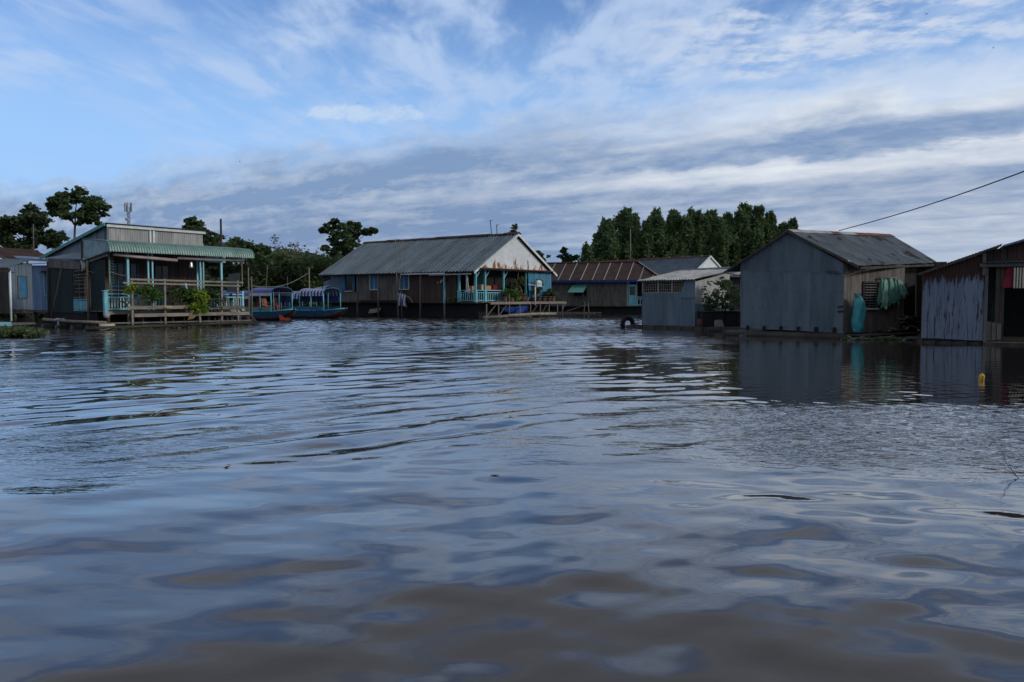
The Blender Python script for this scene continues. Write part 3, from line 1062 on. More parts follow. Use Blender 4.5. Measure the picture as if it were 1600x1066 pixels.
    M().box(1.2, 7.2, 1.86, 1.98, 5.40, 5.54).build('top_trim', MT['white'], t)
    for u in (3.72, 3.93):
        M().box(u - .05, u + .05, 1.93, 2.0, 4.5, 5.398).build('trim_post', MT['white'], t)
    M().box(1.22, 1.34, 1.9, 2.05, 4.5, 5.398).build('corner_trim', MT['tin_blue'], t)
    # main roof, sheets running from the clerestory down to the back
    for i in range(7):
        a, b = 1.05 + i * .91, 1.05 + (i + 1) * .91
        m = M()
        m.corr((b, 8.8, 3.98), (a, 8.8, 3.98), (a, 1.7, 5.60), (b, 1.7, 5.60), .076, .012)
        m.build('roof_sheet', MT['roof_grey'], t)
    M().slab((1.0, 8.8, 3.82), (1.0, 1.75, 5.43), (1.0, 1.75, 5.60), (1.0, 8.8, 3.99), .05).build('barge_board', MT['green_paint'], t)
    # veranda roof, one curved rib sheet after another
    prof = [(2.0, 4.66), (.8, 4.56), (-.15, 4.47)]
    for k in range(1, 8):
        th = math.radians(90 * k / 7)
        prof.append((-.15 - .48 * math.sin(th), 4.47 - .52 * (1 - math.cos(th))))
    ns = 12
    for i in range(ns):
        a, b = -.08 + 8.78 * i / ns, -.08 + 8.78 * (i + 1) / ns
        kcol = []
        nr = 5
        for j in range(nr):
            for o_, h in ((0.0, .06), (.1, .05), (.2, 0), (.5, .012), (.8, 0), (.9, .05)):
                kcol.append(((j + o_) / nr, h))
        kcol.append((1.0, .06))
        vs_, fs_ = [], []
        for (pv, pz) in prof:
            for tt, h in kcol:
                vs_.append((a + (b - a) * tt, pv - h * .5, pz + h * .8))
        K = len(kcol)
        for r in range(len(prof) - 1):
            for c in range(K - 1):
                fs_.append((r * K + c, (r + 1) * K + c, (r + 1) * K + c + 1, r * K + c + 1))
        M().add(vs_, fs_).build('veranda_roof_sheet', MT['roof_green'], t)
    # translucent film closing the left end under the veranda roof
    poly = [(-.06, pv, pz - .03) for pv, pz in prof] + [(-.06, -.6, 3.93), (-.06, .4, 3.78), (-.06, 2.0, 3.52)]
    M().prism(poly[:len(prof)] + poly[len(prof):], (.02, 0, 0)).build('end_panel', MT['film'], t)
    fr = M()
    fr.beam((-.09, -.62, 3.95), (-.09, 2.0, 3.52), .06)
    fr.beam((-.09, 2.0, 3.5), (-.09, 2.0, 4.6), .06)
    fr.build('end_frame', MT['wood_dark'], t)
    b_ = M()
    b_.beam((0, -.1, 4.32), (8.6, -.1, 4.32), .1, .14)
    b_.beam((0, 1.98, 4.42), (8.6, 1.98, 4.42), .08, .12)
    for u in (0.05, 1.25, 2.45, 5.6, 6.9, 8.3):
        b_.beam((u, -.1, 4.40), (u, 1.95, 4.50), .07, .08)
    b_.build('roof_beam', MT['cyan'], t)
    M().box(7.22, 8.6, 1.95, 2.0, 3.75, 4.36).build('end_board', MT['cyan'], t)
    # posts
    for u, v, z1, w in ((1.24, 0.05, 4.25, .11), (2.38, .05, 4.25, .08), (2.62, .05, 4.25, .08), (5.52, .05, 4.25, .07), (5.72, .05, 4.25, .07), (5.95, .6, 4.25, .06), (6.25, 1.4, 4.25, .1), (6.9, .05, 4.25, .11)):
        M().box(u - w / 2, u + w / 2, v - w / 2, v + w / 2, .95, z1).build('post', MT['cyan_pale'], t)
    p_ = M()
    p_.box(-.1, .08, -.08, .08, .8, 1.95)
    p_.box(-.14, .12, -.12, .12, 1.95, 2.0)
    p_.build('corner_post', MT['cyan'], t)
    M().lathe([(0.0, 0), (.12, .05), (.16, .18), (.1, .3), (0.0, .32)], (-.02, -.1, .56)).build('post_foot', MT['clad_cream'], t, True)
    M().box(8.27, 8.39, -.02, .1, .6, 2.02).build('corner_post', MT['cyan_pale'], t)
    M().beam((8.33, .05, 2.3), (8.33, .05, 4.3), .05).build('post', MT['bamboo'], t)
    # louvred shutter hanging at the left front
    sh = M().box(.36, .46, .3, .36, 2.35, 4.2).build('louvre_shutter', MT['green_paint'], t)
    sl = M().beam((0, -.05, 0), (.16, .0, -.05), .12, .015).mesh('louvre', MT['green_paint'])
    for k in range(13):
        piece('louvre', sl, sh, (.45, .32, 2.42 + k * .14))
    # railings
    balustrade(t, (.1, .03, 0), (1.2, .03, 0), .95, 1.82, MT['cyan_pale'], .15)
    balustrade(t, (1.3, .03, 0), (2.34, .03, 0), .95, 1.82, MT['cyan'], .17)
    balustrade(t, (2.66, .03, 0), (5.48, .03, 0), .95, 1.82, MT['cyan'], .19)
    balustrade(t, (5.76, .03, 0), (6.84, .03, 0), .95, 1.82, MT['cyan_pale'], .17)
    balustrade(t, (6.96, .03, 0), (8.27, .03, 0), .95, 1.82, MT['cyan_pale'], .15)
    balustrade(t, (8.33, .15, 0), (8.33, 2.0, 0), .95, 1.82, MT['cyan'], .17)
    M().beam((.05, 0.0, 2.02), (1.2, 0.0, 2.0), .035).build('clothes_rail', MT['wood_pale'], t)
    M().slab((7.3, .12, 1.95), (8.2, .12, 1.95), (8.25, .1, 3.1), (7.45, .12, 3.0), .02).build('net_screen', MT['net'], t)
    # rope between poles
    M().tube([(-.06, 1.5, 3.0), (.1, .8, 2.86), (.3, .12, 2.96), (.8, .02, 2.8), (1.24, -.02, 2.76)], .012, 5).build('washing_line', MT['rope'], t)
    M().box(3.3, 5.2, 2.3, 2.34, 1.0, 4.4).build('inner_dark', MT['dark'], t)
    return t


HL = house_left()
HLM = Matrix.Translation((-20.7, 41, 0)) @ Matrix.Rotation(math.atan2(.826, .563), 4, 'Z')


def hl(u, v, w):
    return HLM @ Vector((u, v, w))


HLR = math.atan2(.826, .563)


def left_details():
    # rolled sun blind under the veranda eave
    t = thing('rolled_awning', 'rolled pale pink canvas blind slung under the green veranda eave', 'awning', hl(0, 0, 0), HLR)
    M().tube([(.35, -.2, 3.84), (1.6, -.22, 3.76), (3.9, -.24, 3.66)], .085, 8).build('roll', MT['canvas'], t, True)
    M().tube([(3.95, -.2, 3.80), (6.0, -.2, 3.80), (8.3, -.2, 3.85)], .085, 8).build('roll', MT['canvas'], t, True)
    m = M()
    for u, z in ((.5, 3.84), (2.2, 3.73), (3.8, 3.67), (4.2, 3.8), (6.2, 3.8), (8.1, 3.84)):
        m.tube([(u, -.2, z), (u, -.14, 4.25)], .012, 5)
    m.build('cord', MT['rope'], t)
    t = thing('hanging_bell', 'shiny steel bell shaped canister hanging from the veranda eave', 'bell', hl(4.75, -.25, 0), HLR)
    M().lathe([(.10, 3.28), (.125, 3.30), (.105, 3.38), (.085, 3.55), (.07, 3.6), (0, 3.62)]).build('bell', MT['steel'], t, True)
    M().tube([(0, 0, 3.6), (0.02, 0, 3.75)], .014, 6).build('hook', MT['cable'], t)
    o = M().tube([(0, 0, 0), (.05, .02, -.3), (.02, 0, -.55)], .05, 6).tube([(.12, 0, .12), (.16, .02, -.2), (.13, 0, -.45)], .06, 6)
    o = o.build('tied_rag', MT['white_cloth'], None, True, hl(-.12, 2.0, 3.55))
    tag(o, 'pale knotted rag tied to the left fascia under the eave', 'rag')

    # timber plant rack in front of the deck
    t = thing('plant_rack', 'weathered timber rack with rails and benches standing before the veranda', 'rack', hl(0, -.95, 0), HLR)
    for u in (.84, 2.67, 4.75, 6.15, 7.25):
        top = 2.62 if u != 4.75 else 1.3
        M().beam((u, 0, .05), (u + random.uniform(-.03, .03), 0, top), .1).build('upright', MT['wood_pale'], t)
    for u in (.9, 1.7, 2.7, 3.4, 4.1, 5.0, 5.6, 6.3, 7.2):
        M().beam((u, .45, .05), (u, .45, .82), .075).build('leg', MT['wood_grey'], t)
    for (u0, u1, z, zz, th) in ((.7, 7.6, 2.56, 2.50, .09), (.35, 7.4, 2.38, 2.30, .075)):
        M().beam((u0, -.06, z), (u1, -.06, zz), .06, th).build('rail', MT['wood_pale'], t)
    for (z, u0, u1, mt) in ((1.20, .55, 3.95, 'wood_pale'), (1.16, 5.75, 7.65, 'wood_grey'), (.80, .9, 8.0, 'wood_pale')):
        for k in range(3):
            M().box(u0 + random.uniform(0, .1), u1 - random.uniform(0, .1), -.08 + k * .2, .1 + k * .2, z - .05, z).build('bench_plank', MT[mt], t)
        M().box(u0, u1, -.11, -.085, z - .17, z + .005).build('bench_edge', MT[mt], t)
    for (u0, u1, z) in ((-1.6, 4.6, .1), (3.9, 8.3, .14)):
        M().tube([(u0, -.1, z), ((u0 + u1) / 2, -.12, z + .04), (u1, -.05, z)], .1, 8).build('base_log', MT['wet_wood'], t, True)
    M().beam((-.3, .1, .34), (8.2, .1, .30), .16, .07).build('low_plank', MT['wood_grey'], t)
    m = M()
    for k in range(7):
        u = 5.0 + k * .36
        m.beam((u, .2, .12), (u + random.uniform(-.5, .5), .25, .78), .045)
    m.build('brace', MT['wood_dark'], t)
    # boat ladder on the right end
    t = thing('boat_ladder', 'short dark wooden ladder sloping into the water at the rack end', 'ladder', hl(7.9, -.95, 0), HLR)
    M().beam((-.1, .0, .95), (.75, -.2, -.1), .08).build('rail', MT['wood_dark'], t)
    M().beam((-.1, .55, .95), (.75, .35, -.1), .08).build('rail', MT['wood_dark'], t)
    for k in range(4):
        f = .12 + k * .24
        M().beam((-.1 + .85 * f, -.2 * f - .03, .95 - 1.05 * f), (-.1 + .85 * f, .58 - .2 * f, .95 - 1.05 * f), .11, .035).build('rung', MT['wood_pale'], t)

    # potted plants on the rack: (u, z of the pot base, pot radius, pot height, pot material, foliage lobes, leaf material, n, size, label)
    def potted(u, v, z, pr, ph, pm, lob, lm, n, size, label, name='potted_plant', flowers=None, group='potted plants on the timber rack'):
        t_ = thing(name, label, 'plant', hl(u, v, z), HLR, group)
        if n >= 400:
            lob = [(x * 1.2, y * 1.2, zz * 1.15, rx * 1.35, ry * 1.35, rz * 1.35) for (x, y, zz, rx, ry, rz) in lob]
            n = int(n * 1.8)
        M().lathe(pot_lathe(pr, pr * .7, ph)).build('pot', MT[pm], t_, True)
        m_ = M()
        for (x, y, zz, rx, ry, rz) in lob:
            m_.tube([(0, 0, ph * .7), (x * .4, y * .4, ph + (zz - ph) * .5), (x, y, zz)], .014, 5, .006)
        m_.build('stem', MT['bark'], t_)
        cc, sp = lobe_clumps(lob, 8)
        foliage_part('foliage', t_, cc, sp, n, size, LF[lm])
        if flowers:
            fm, k, sz = flowers
            cc, sp = lobe_clumps([(x, y - ry * .4, zz + rz * .3, rx, ry, rz) for (x, y, zz, rx, ry, rz) in lob], 4)
            v_, q_ = leaf_cloud(cc, sp * .8, k, sz, aspect=1.0)
            o_ = bpy.data.objects.new('flower', np_mesh('flower', v_, q_, MT[fm]))
            C.objects.link(o_)
            o_.parent = t_
        return t_
    potted(2.0, -.75, 1.2, .15, .22, 'clay_dark', [(.05, 0, .55, .5, .35, .34), (-.3, 0, .72, .3, .25, .2), (.3, 0, .42, .3, .3, .22), (0, 0, .85, .22, .2, .15)], 'bright', 900, .085, 'round leafy green bush in a dark pot on the rack, left of the yellow one')
    potted(3.35, -.8, 1.2, .14, .2, 'clay_dark', [(0, 0, .4, .28, .3, .3), (.15, 0, .62, .2, .2, .2)], 'bank', 420, .08, 'loose olive green plant with pinkish tips between the two big bushes')
    potted(4.55, -.95, .8, .18, .26, 'clay_dark', [(.05, -.1, .55, .42, .35, .42), (.12, -.2, .85, .35, .3, .25), (.05, -.2, .25, .35, .25, .22)], 'yellow', 900, .11, 'bright yellow green variegated bush at the middle of the rack')
    potted(4.0, -.85, .8, .16, .24, 'clay_dark', [(0, 0, .62, .35, .3, .42), (.05, 0, .95, .25, .22, .2)], 'bright', 520, .09, 'dark green bush tucked behind the left of the yellow one')
    potted(5.5, -.75, 1.16, .15, .22, 'clay_dark', [(0, 0, .45, .45, .35, .32), (.25, 0, .62, .3, .25, .2), (-.25, 0, .68, .25, .2, .2)], 'dark', 900, .08, 'wide dark green shrub on the rack right of the yellow bush')
    potted(6.45, -.8, 1.16, .13, .24, 'terracotta', [(0, 0, .42, .2, .2, .16)], 'bank', 130, .07, 'small sparse seedling in a terracotta pot at the right of the rack')
    potted(6.95, -.75, 1.16, .12, .22, 'terracotta', [(0, 0, .46, .13, .13, .2)], 'dark', 110, .07, 'thin upright plant in a pot beside the right rack upright')
    potted(3.9, -.35, .95, .14, .2, 'terracotta', [(0, 0, .75, .5, .25, .3), (.5, 0, .8, .3, .25, .25)], 'dark', 420, .09, 'plant with dull red flowers on the deck behind the rack', flowers=('flower_red', 90, .09))
    potted(.62, -.85, 1.2, .1, .14, 'clay_dark', [(0, 0, .22, .3, .2, .1)], 'bank', 130, .06, 'low trailing plant with white blossoms at the left rack end', flowers=('flower_white', 26, .07))
    potted(5.15, -1.0, .8, .1, .14, 'clay_dark', [(0, 0, .2, .42, .2, .14)], 'dark', 240, .06, 'low plant dotted with white blossoms below the dark shrub', flowers=('flower_white', 18, .06))
    potted(6.0, -.95, .8, .1, .14, 'clay_dark', [(0, 0, .22, .25, .2, .14)], 'dark', 150, .06, 'low plant dotted with white blossoms near the right rack end', flowers=('flower_white', 10, .06))
    t = thing('hanging_plant', 'yellowish green plant hanging in a basket by the left rail end', 'plant', hl(.75, -1.02, 1.85), HLR)
    M().lathe([(.05, 0), (.14, .05), (.17, .16), (.15, .16), (.1, .1), (0, .1)], (0, 0, .05)).build('basket', MT['wood_dark'], t, True)
    M().tube([(-.14, 0, .2), (0, 0, .58)], .008, 4).tube([(.14, 0, .2), (0, 0, .58)], .008, 4).build('cord', MT['rope'], t)
    cc, sp = lobe_clumps([(0, 0, .25, .26, .22, .2), (-.15, 0, .1, .15, .15, .2), (.2, 0, .38, .15, .15, .12)], 8)
    foliage_part('foliage', t, cc, sp, 420, .085, LF['yellow'])
    o = M().lathe([(0, 0), (.16, 0.01), (.26, .08), (.29, .2), (.27, .2), (.22, .1), (0, .05)], (0, 0, 0), 18).build('bowl', MT['cream_pot'], None, True, hl(2.75, -1.0, .98))
    tag(o, 'pale cream bowl under the left bush on the rack', 'bowl')
    o = M().lathe([(.0, .0), (.3, 0), (.38, .05), (.36, .3), (.34, .3), (.33, .08), (0, .06)], (0, 0, 0), 20).build('wash_basin', MT['cream_pot'], None, True, hl(-.35, -.7, .02))
    tag(o, 'round pale basin sitting at the waterline by the left corner', 'basin')
    o = M().tube([(0, 0, .0), (.1, 0, .05), (.35, 0, .02), (.5, 0, .06)], .07, 6).tube([(.2, -.05, .05), (.22, -.1, -.3)], .06, 6).build('rag', MT['white_cloth'], None, True, hl(-.45, 4.2, .42))
    tag(o, 'pale rag draped over the log at the left waterline', 'rag')
    o = M().slab((0, 0, 0), (.32, -.05, .06), (.5, 0, .28), (.1, .02, .26), .03).build('scrap_board', MT['carton'], None, False, hl(4.0, -.95, .42))
    tag(o, 'tan scrap board wedged under the rack below the yellow bush', 'board')
    o = M().tube([(0, 0, 0), (.0, -.02, -.12), (.05, 0, -.3)], .06, 6).build('cloth', MT['cyan_pale'], None, True, hl(3.9, -1.0, 2.4))
    tag(o, 'pale teal cloth strip hanging from the rack rail', 'cloth')
    o = M().tube([(-.1, 5.6, .45), (-.1, 2.5, .38), (0, -.5, .36)], .08, 8).build('mooring_log', MT['wood_pale'], None, True)
    o.location = hl(-.3, 0, 0)
    o.rotation_euler = (0, 0, HLR)
    tag(o, 'long pale log floating along the dark left side of the house', 'log')


left_details()


# ------------------------------------------------------------------ far left: shacks and porch
def far_left():
    # bright blue tin shed
    Y = 47.5
    a, b = on_water(51, Y), on_water(81, Y - .3)
    t = thing('tin_shed', 'narrow blue tin shed with a white edged flat roof beside the left house', 'shed', a, math.atan2(b.y - a.y, b.x - a.x))
    L = (b - a).length
    for i in range(2):
        m = M()
        m.corr((L * i / 2, -.004 * i, .85), (L * (i + 1) / 2, -.004 * i, .85), (L * (i + 1) / 2, 0, 3.52), (L * i / 2, 0, 3.52), .1, .008)
        m.build('wall_sheet', MT['tin_bright'], t)
    M().box(0, L, .03, 3, .7, 3.5).build('wall', MT['wood_dark'], t)
    M().slab((-.25, -.35, 3.60), (L + .2, -.35, 3.66), (L + .2, 3.2, 3.95), (-.25, 3.2, 3.9), .05).build('roof', MT['tin_white'], t)
    window(t, (L - .42, -.02, 1.75), (1, 0, 0), .42, 1.35, (0, -1, 0), MT['cyan'], MT['tin_bright'], 0, 1)
    M().slab((L - .55, -.03, 3.2), (L + .05, -.03, 3.2), (L + .05, -.3, 3.08), (L - .55, -.3, 3.08), .02).build('window_hood', MT['roof_rust'], t)
    M().box(L - .05, L + .05, -.1, .0, .3, 3.5).build('corner_post', MT['pole_rust'], t)
    for x in (.1, L - .15):
        M().tube([(x, .1, -.3), (x, .1, .8)], .06, 7).build('pile', MT['wood_dark'], t, True)
    # grey boarded shack with the rusty roof
    Y = 52
    a = on_water(14, Y)
    b = on_water(52, Y + 1.5)
    t = thing('board_shack', 'grey boarded shack with a low rust red roof behind the blue shed', 'shack', a, math.atan2(b.y - a.y, b.x - a.x))
    L = (b - a).length
    plank_wall(t, (0, 0, 0), (L, 0, 0), .85, 3.9, MT['tin_shed'], .24)
    M().box(0, L, .04, 4.5, .6, 3.85).build('wall', MT['wood_dark'], t)
    window(t, (.62, -.02, 1.6), (1, 0, 0), .62, 1.45, (0, -1, 0), MT['wood_grey'], MT['blue'], 0, 0)
    window(t, (.05, -.02, 3.3), (1, 0, 0), .4, .6, (0, -1, 0), MT['wood_grey'], MT['tin_bright'], 0, 0)
    for i in range(4):
        x0, x1 = -.3 + i * .95, -.3 + (i + 1) * .95
        m = M()
        m.corr((x0, -.4, 4.1), (x1, -.4, 4.1), (x1, 2.6, 5.0), (x0, 2.6, 5.0), .1, .014)
        m.build('roof_sheet', MT['roof_rust'], t)
    m = M()
    m.corr((.6, -.55, 4.02), (2.8, -.55, 4.02), (2.8, .35, 4.36), (.6, .35, 4.36), .1, .014)
    m.build('eave_sheet', MT['tin_bright'], t)
    M().slab((-.32, -.42, 4.0), (-.32, 2.6, 4.95), (-.32, 2.6, 5.08), (-.32, -.42, 4.13), .05).build('barge_board', MT['wood_grey'], t)
    for x in (.2, 1.4):
        M().tube([(x, .1, -.3), (x, .1, .8)], .06, 7).build('pile', MT['wood_dark'], t, True)
    # porch cut by the left edge of the view
    Y = 37
    a = on_water(-75, Y)
    t = thing('porch', 'grey roofed porch with a white pole and blue deck edge at the far left', 'porch', a)
    s = Y / F
    wr = (26 + 75) * s
    m = M()
    m.corr((0, -.5, 3.02), (wr + .05, -.5, 2.98), (wr - .35, 1.8, 3.45), (0, 1.8, 3.5), .1, .016)
    m.build('roof_sheet', MT['roof_grey'], t)
    M().box(0, wr - .02, -.42, -.3, 2.78, 2.92).build('roof_beam', MT['wood_brown'], t)
    M().tube([(wr - .06, -.35, .55), (wr - .05, -.35, 2.85)], .045, 9).build('post', MT['white'], t, True)
    M().tube([(wr - .75, -.3, .5), (wr - .75, -.3, 2.85)], .05, 9).build('post', MT['green_paint'], t, True)
    M().box(0, wr + .0, -.5, 1.4, .36, .44).build('deck', MT['wood_grey'], t)
    M().box(0, wr + .03, -.56, -.505, .34, .52).build('deck_edge', MT['cyan_pale'], t)
    for x in (.8, 1.7, wr - .3):
        M().tube([(x, -.4, -.4), (x, -.4, .36)], .05, 7).build('leg', MT['wood_pale'], t, True)
    M().tube([(wr - .1, -.5, .45), (wr + .15, -.55, .0)], .02, 6).tube([(wr + .1, -.5, .42), (wr - .15, -.55, .08)], .02, 6).build('rope_brace', MT['rope'], t)
    # water hyacinth at its feet
    cc, sp = [], []
    for i in range(90):
        px, Yh = rng.uniform(-40, 62), rng.uniform(32.5, 35.5)
        p = on_water(px, Yh)
        cc.append((p.x, p.y, .1 + .16 * rng.uniform(0, 1) * (1 if px < 45 else .6)))
        sp.append((.22, .25, .1))
    v, q = leaf_cloud(cc, sp, 3200, .13, flat=.7)
    o = bpy.data.objects.new('water_hyacinth', np_mesh('water_hyacinth', v, q, LF['bank']))
    C.objects.link(o)
    tag(o, 'mat of green water hyacinth floating at the left edge', kind='stuff')


far_left()


# ================================================================== MIDDLE: LONG HOUSE WITH WHITE GABLE
ER = math.atan2(-.595, .8036)
EM = Matrix.Translation((-16.3, 72, 0)) @ Matrix.Rotation(ER, 4, 'Z')


def el(u, v, w):
    return EM @ Vector((u, v, w))


def floats(parent, u0, u1, v0, v1, z1, mt='dark', du=1.15, dv=1.6):
    """rows of capped drums as floats, added to darken the space under a house"""
    me = M().tube([(-du * .46, 0, 0), (-du * .2, 0, 0), (du * .2, 0, 0), (du * .46, 0, 0)], .3, 10).mesh('float_drum', MT[mt], True)
    nu, nv = max(1, int((u1 - u0) / du)), max(1, int((v1 - v0) / dv))
    for i in range(nu):
        for j in range(nv):
            piece('float_drum', me, parent, (u0 + (i + .5) * (u1 - u0) / nu, v0 + (j + .5) * (v1 - v0) / nv, .08))


def house_middle():
    t = thing('floating_house', 'long floating house with grey ribbed roof and rust streaked white gable', 'house', el(0, 0, 0), ER)
    floats(t, 0, 16.6, .3, 9.8, 1)
    M().box(0, 16.8, .35, .42, .05, 1.2).build('under_shade', MT['dark'], t)  # dark sheets on both sides painted as the shade below the floor
    M().box(16.72, 16.79, .42, 10, .05, 1.2).build('under_shade', MT['dark'], t)
    M().box(-.05, 16.85, -.05, 10.1, 1.2, 1.33).build('floor', MT['wood_dark'], t)
    # long wall
    plank_wall(t, (0, .12, 0), (1.55, .12, 0), 1.25, 3.95, MT['tin_shed'], .5, 'wall_panel')
    plank_wall(t, (3.35, .12, 0), (5.05, .12, 0), 1.25, 3.95, MT['wood_grey'], .42, 'wall_panel')
    plank_wall(t, (6.2, .12, 0), (8.55, .12, 0), 1.25, 3.95, MT['wood_grey'], .4, 'wall_panel')
    plank_wall(t, (9.75, .12, 0), (14.75, .12, 0), 1.25, 3.95, MT['wood_brown'], .33, 'plank')
    plank_wall(t, (5.05, .13, 0), (6.2, .13, 0), 1.25, 2.3, MT['wood_brown'], .29, 'plank')
    plank_wall(t, (8.55, .13, 0), (9.75, .13, 0), 1.25, 2.3, MT['wood_brown'], .3, 'plank')
    plank_wall(t, (1.55, .13, 0), (3.35, .13, 0), 1.25, 2.2, MT['wood_grey'], .45, 'wall_panel')
    M().box(1.5, 9.8, .1, .16, 3.6, 3.95).build('wall_header', MT['wood_grey'], t)
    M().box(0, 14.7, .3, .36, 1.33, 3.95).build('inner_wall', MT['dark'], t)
    window(t, (2.0, .1, 2.25), (1, 0, 0), .95, 1.35, (0, -1, 0), MT['blue'], MT['glass_dark'], 0, 0, sill=MT['white'], shutters=MT['blue'])
    window(t, (5.08, .1, 2.32), (1, 0, 0), 1.08, 1.3, (0, -1, 0), MT['white'], MT['blue'], 1, 0)
    window(t, (8.58, .1, 2.32), (1, 0, 0), 1.1, 1.3, (0, -1, 0), MT['white'], MT['blue'], 1, 0)
    M().box(4.0, 9.6, -.22, .08, 1.36, 1.46).build('wall_shelf', MT['wood_dark'], t)
    # far wall, back wall, veranda back wall
    M().box(0, .08, .2, 10, 1.3, 3.9).build('side_wall', MT['tin_shed'], t)
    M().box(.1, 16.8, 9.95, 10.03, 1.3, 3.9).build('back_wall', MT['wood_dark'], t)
    M().box(14.7, 14.78, 2.2, 9.9, 1.33, 3.9).build('veranda_wall', MT['blue'], t)
    M().box(14.78, 16.0, 2.2, 2.28, 1.33, 3.9).build('veranda_wall', MT['green_paint'], t)
    M().box(15.9, 15.98, 2.3, 6.5, 1.33, 3.9).build('veranda_wall', MT['dark'], t)
    # the gable, standing over the veranda
    u = 16.86
    g_ = M()
    g_.prism([(u, .5, 3.98), (u, 9.75, 3.98), (u, 5.1, 6.66)], (.05, 0, 0))
    g_.build('gable', MT['gable_white'], t)
    M().box(16.84, 16.98, .2, 10.0, 3.80, 3.96).build('gable_beam', MT['clad_cream'], t)
    M().slab((16.9, .0, 3.97), (17.45, .0, 3.90), (17.45, 10.2, 3.90), (16.9, 10.2, 3.97), .02).build('gable_flashing', MT['rust_bright'], t)
    for v0, v1 in ((-.62, 5.1), (10.82, 5.1)):
        z0 = 3.62
        M().slab((17.2, v0, z0 - .17), (17.2, v1, 6.67), (17.2, v1, 6.86), (17.2, v0, z0 + .03), .06 if v0 < 0 else -.06).build('barge_board', MT['white'], t)
    # ribbed roof: sheets from eave to ridge
    ns = 20
    for i in range(ns):
        a, b = -.85 + 18.0 * i / ns, -.85 + 18.0 * (i + 1) / ns
        dz = .006 * (i % 2)
        m = M()
        m.corr((a, -.62 - .05 * (i % 3), 3.62 + dz), (b + .06, -.62 - .05 * (i % 3), 3.62 + dz), (b + .06, 5.08, 6.83 + dz), (a, 5.08, 6.83 + dz), .36, .085, 'rib')
        m.build('roof_sheet', MT['roof_grey'], t)
    for i in range(10):
        a, b = -.85 + 18.0 * i / 10, -.85 + 18.0 * (i + 1) / 10
        m = M()
        m.corr((b, 10.82, 3.62), (a, 10.82, 3.62), (a, 5.12, 6.83), (b, 5.12, 6.83), .36, .085, 'rib')
        m.build('roof_sheet', MT['roof_grey'], t)
    for i in range(12):
        a, b = -.9 + 18.1 * i / 12, -.9 + 18.1 * (i + 1) / 12 + .06
        z = 6.93 + random.uniform(-.02, .03)
        m = M()
        m.slab((a, 4.78, z - .13), (b, 4.78, z - .13 + random.uniform(-.02, .02)), (b, 5.1, z + .03), (a, 5.1, z + .03), .03)
        m.slab((a, 5.1, z + .03), (b, 5.1, z + .03), (b, 5.42, z - .13), (a, 5.42, z - .13), .03)
        m.build('ridge_cap', MT['roof_rust'], t)
    M().box(9.4, 14.2, -.66, -.58, 3.50, 3.585).build('gutter', MT['white'], t)
    M().box(12.6, 16.9, -.7, -.62, 3.40, 3.495).build('gutter', MT['clad_cream'], t)
    M().box(-.6, 16.8, -.4, -.3, 3.56, 3.64).build('eave_beam', MT['wood_dark'], t)
    # posts in the water along the long side
    for u, mt in ((4.05, 'wood_grey'), (6.6, 'wood_grey'), (8.9, 'wood_grey'), (11.4, 'wood_grey')):
        M().tube([(u, -.45, -.4), (u + .04, -.42, 3.6)], .075, 8).build('post', MT[mt], t, True)
    M().box(13.92, 14.04, -.5, -.38, 1.2, 3.6).build('post', MT['cyan'], t)
    M().tube([(14.0, -.45, -.4), (14.0, -.45, 1.2)], .08, 8).build('pile', MT['wood_grey'], t, True)
    # veranda posts with braces
    for (u, v) in ((15.1, .05), (16.75, .05), (16.75, 1.2), (16.75, 3.6), (16.75, 6.7)):
        p_ = M().box(u - .075, u + .075, v - .075, v + .075, 1.3, 3.8).build('post', MT['cyan'], t)
        M().box(u - .11, u + .11, v - .11, v + .11, 1.3, 2.2).build('post_base', MT['cyan'], p_)
        if u > 16:
            M().beam((u, v + .09, 3.2), (u, v + .6, 3.78), .05).build('brace', MT['cyan_pale'], p_)
    balustrade(t, (15.2, .05, 0), (16.65, .05, 0), 1.33, 2.2, MT['cyan'], .2)
    balustrade(t, (16.78, .15, 0), (16.78, 1.1, 0), 1.33, 2.2, MT['cyan'], .2)
    balustrade(t, (16.78, 1.3, 0), (16.78, 4.9, 0), 1.33, 2.2, MT['cyan_pale'], .22)
    # blue tarpaulin curtain
    vs_, fs_ = [], []
    nc = 40
    for r in range(9):
        for c in range(nc + 1):
            f, h = c / nc, r / 8
            vv = 6.75 + 3.45 * f * (1 - .03 * h)
            fold = .09 * math.sin(f * 21 + .6 * math.sin(h * 3)) * (.4 + .6 * h) + .05 * math.sin(f * 47)
            vs_.append((16.93 + fold + .1 * h, vv, 3.78 - h * 2.35 + .05 * math.sin(f * 9)))
    for r in range(8):
        for c in range(nc):
            i = r * (nc + 1) + c
            fs_.append((i, i + nc + 1, i + nc + 2, i + 1))
    o = M().add(vs_, fs_).build('tarpaulin', MT['tarp_blue'], None, True, el(0, 0, 0))
    o.rotation_euler = (0, 0, ER)
    tag(o, 'blue tarpaulin curtain hanging at the right end below the white gable', 'tarpaulin')
    return t


HM_ = house_middle()


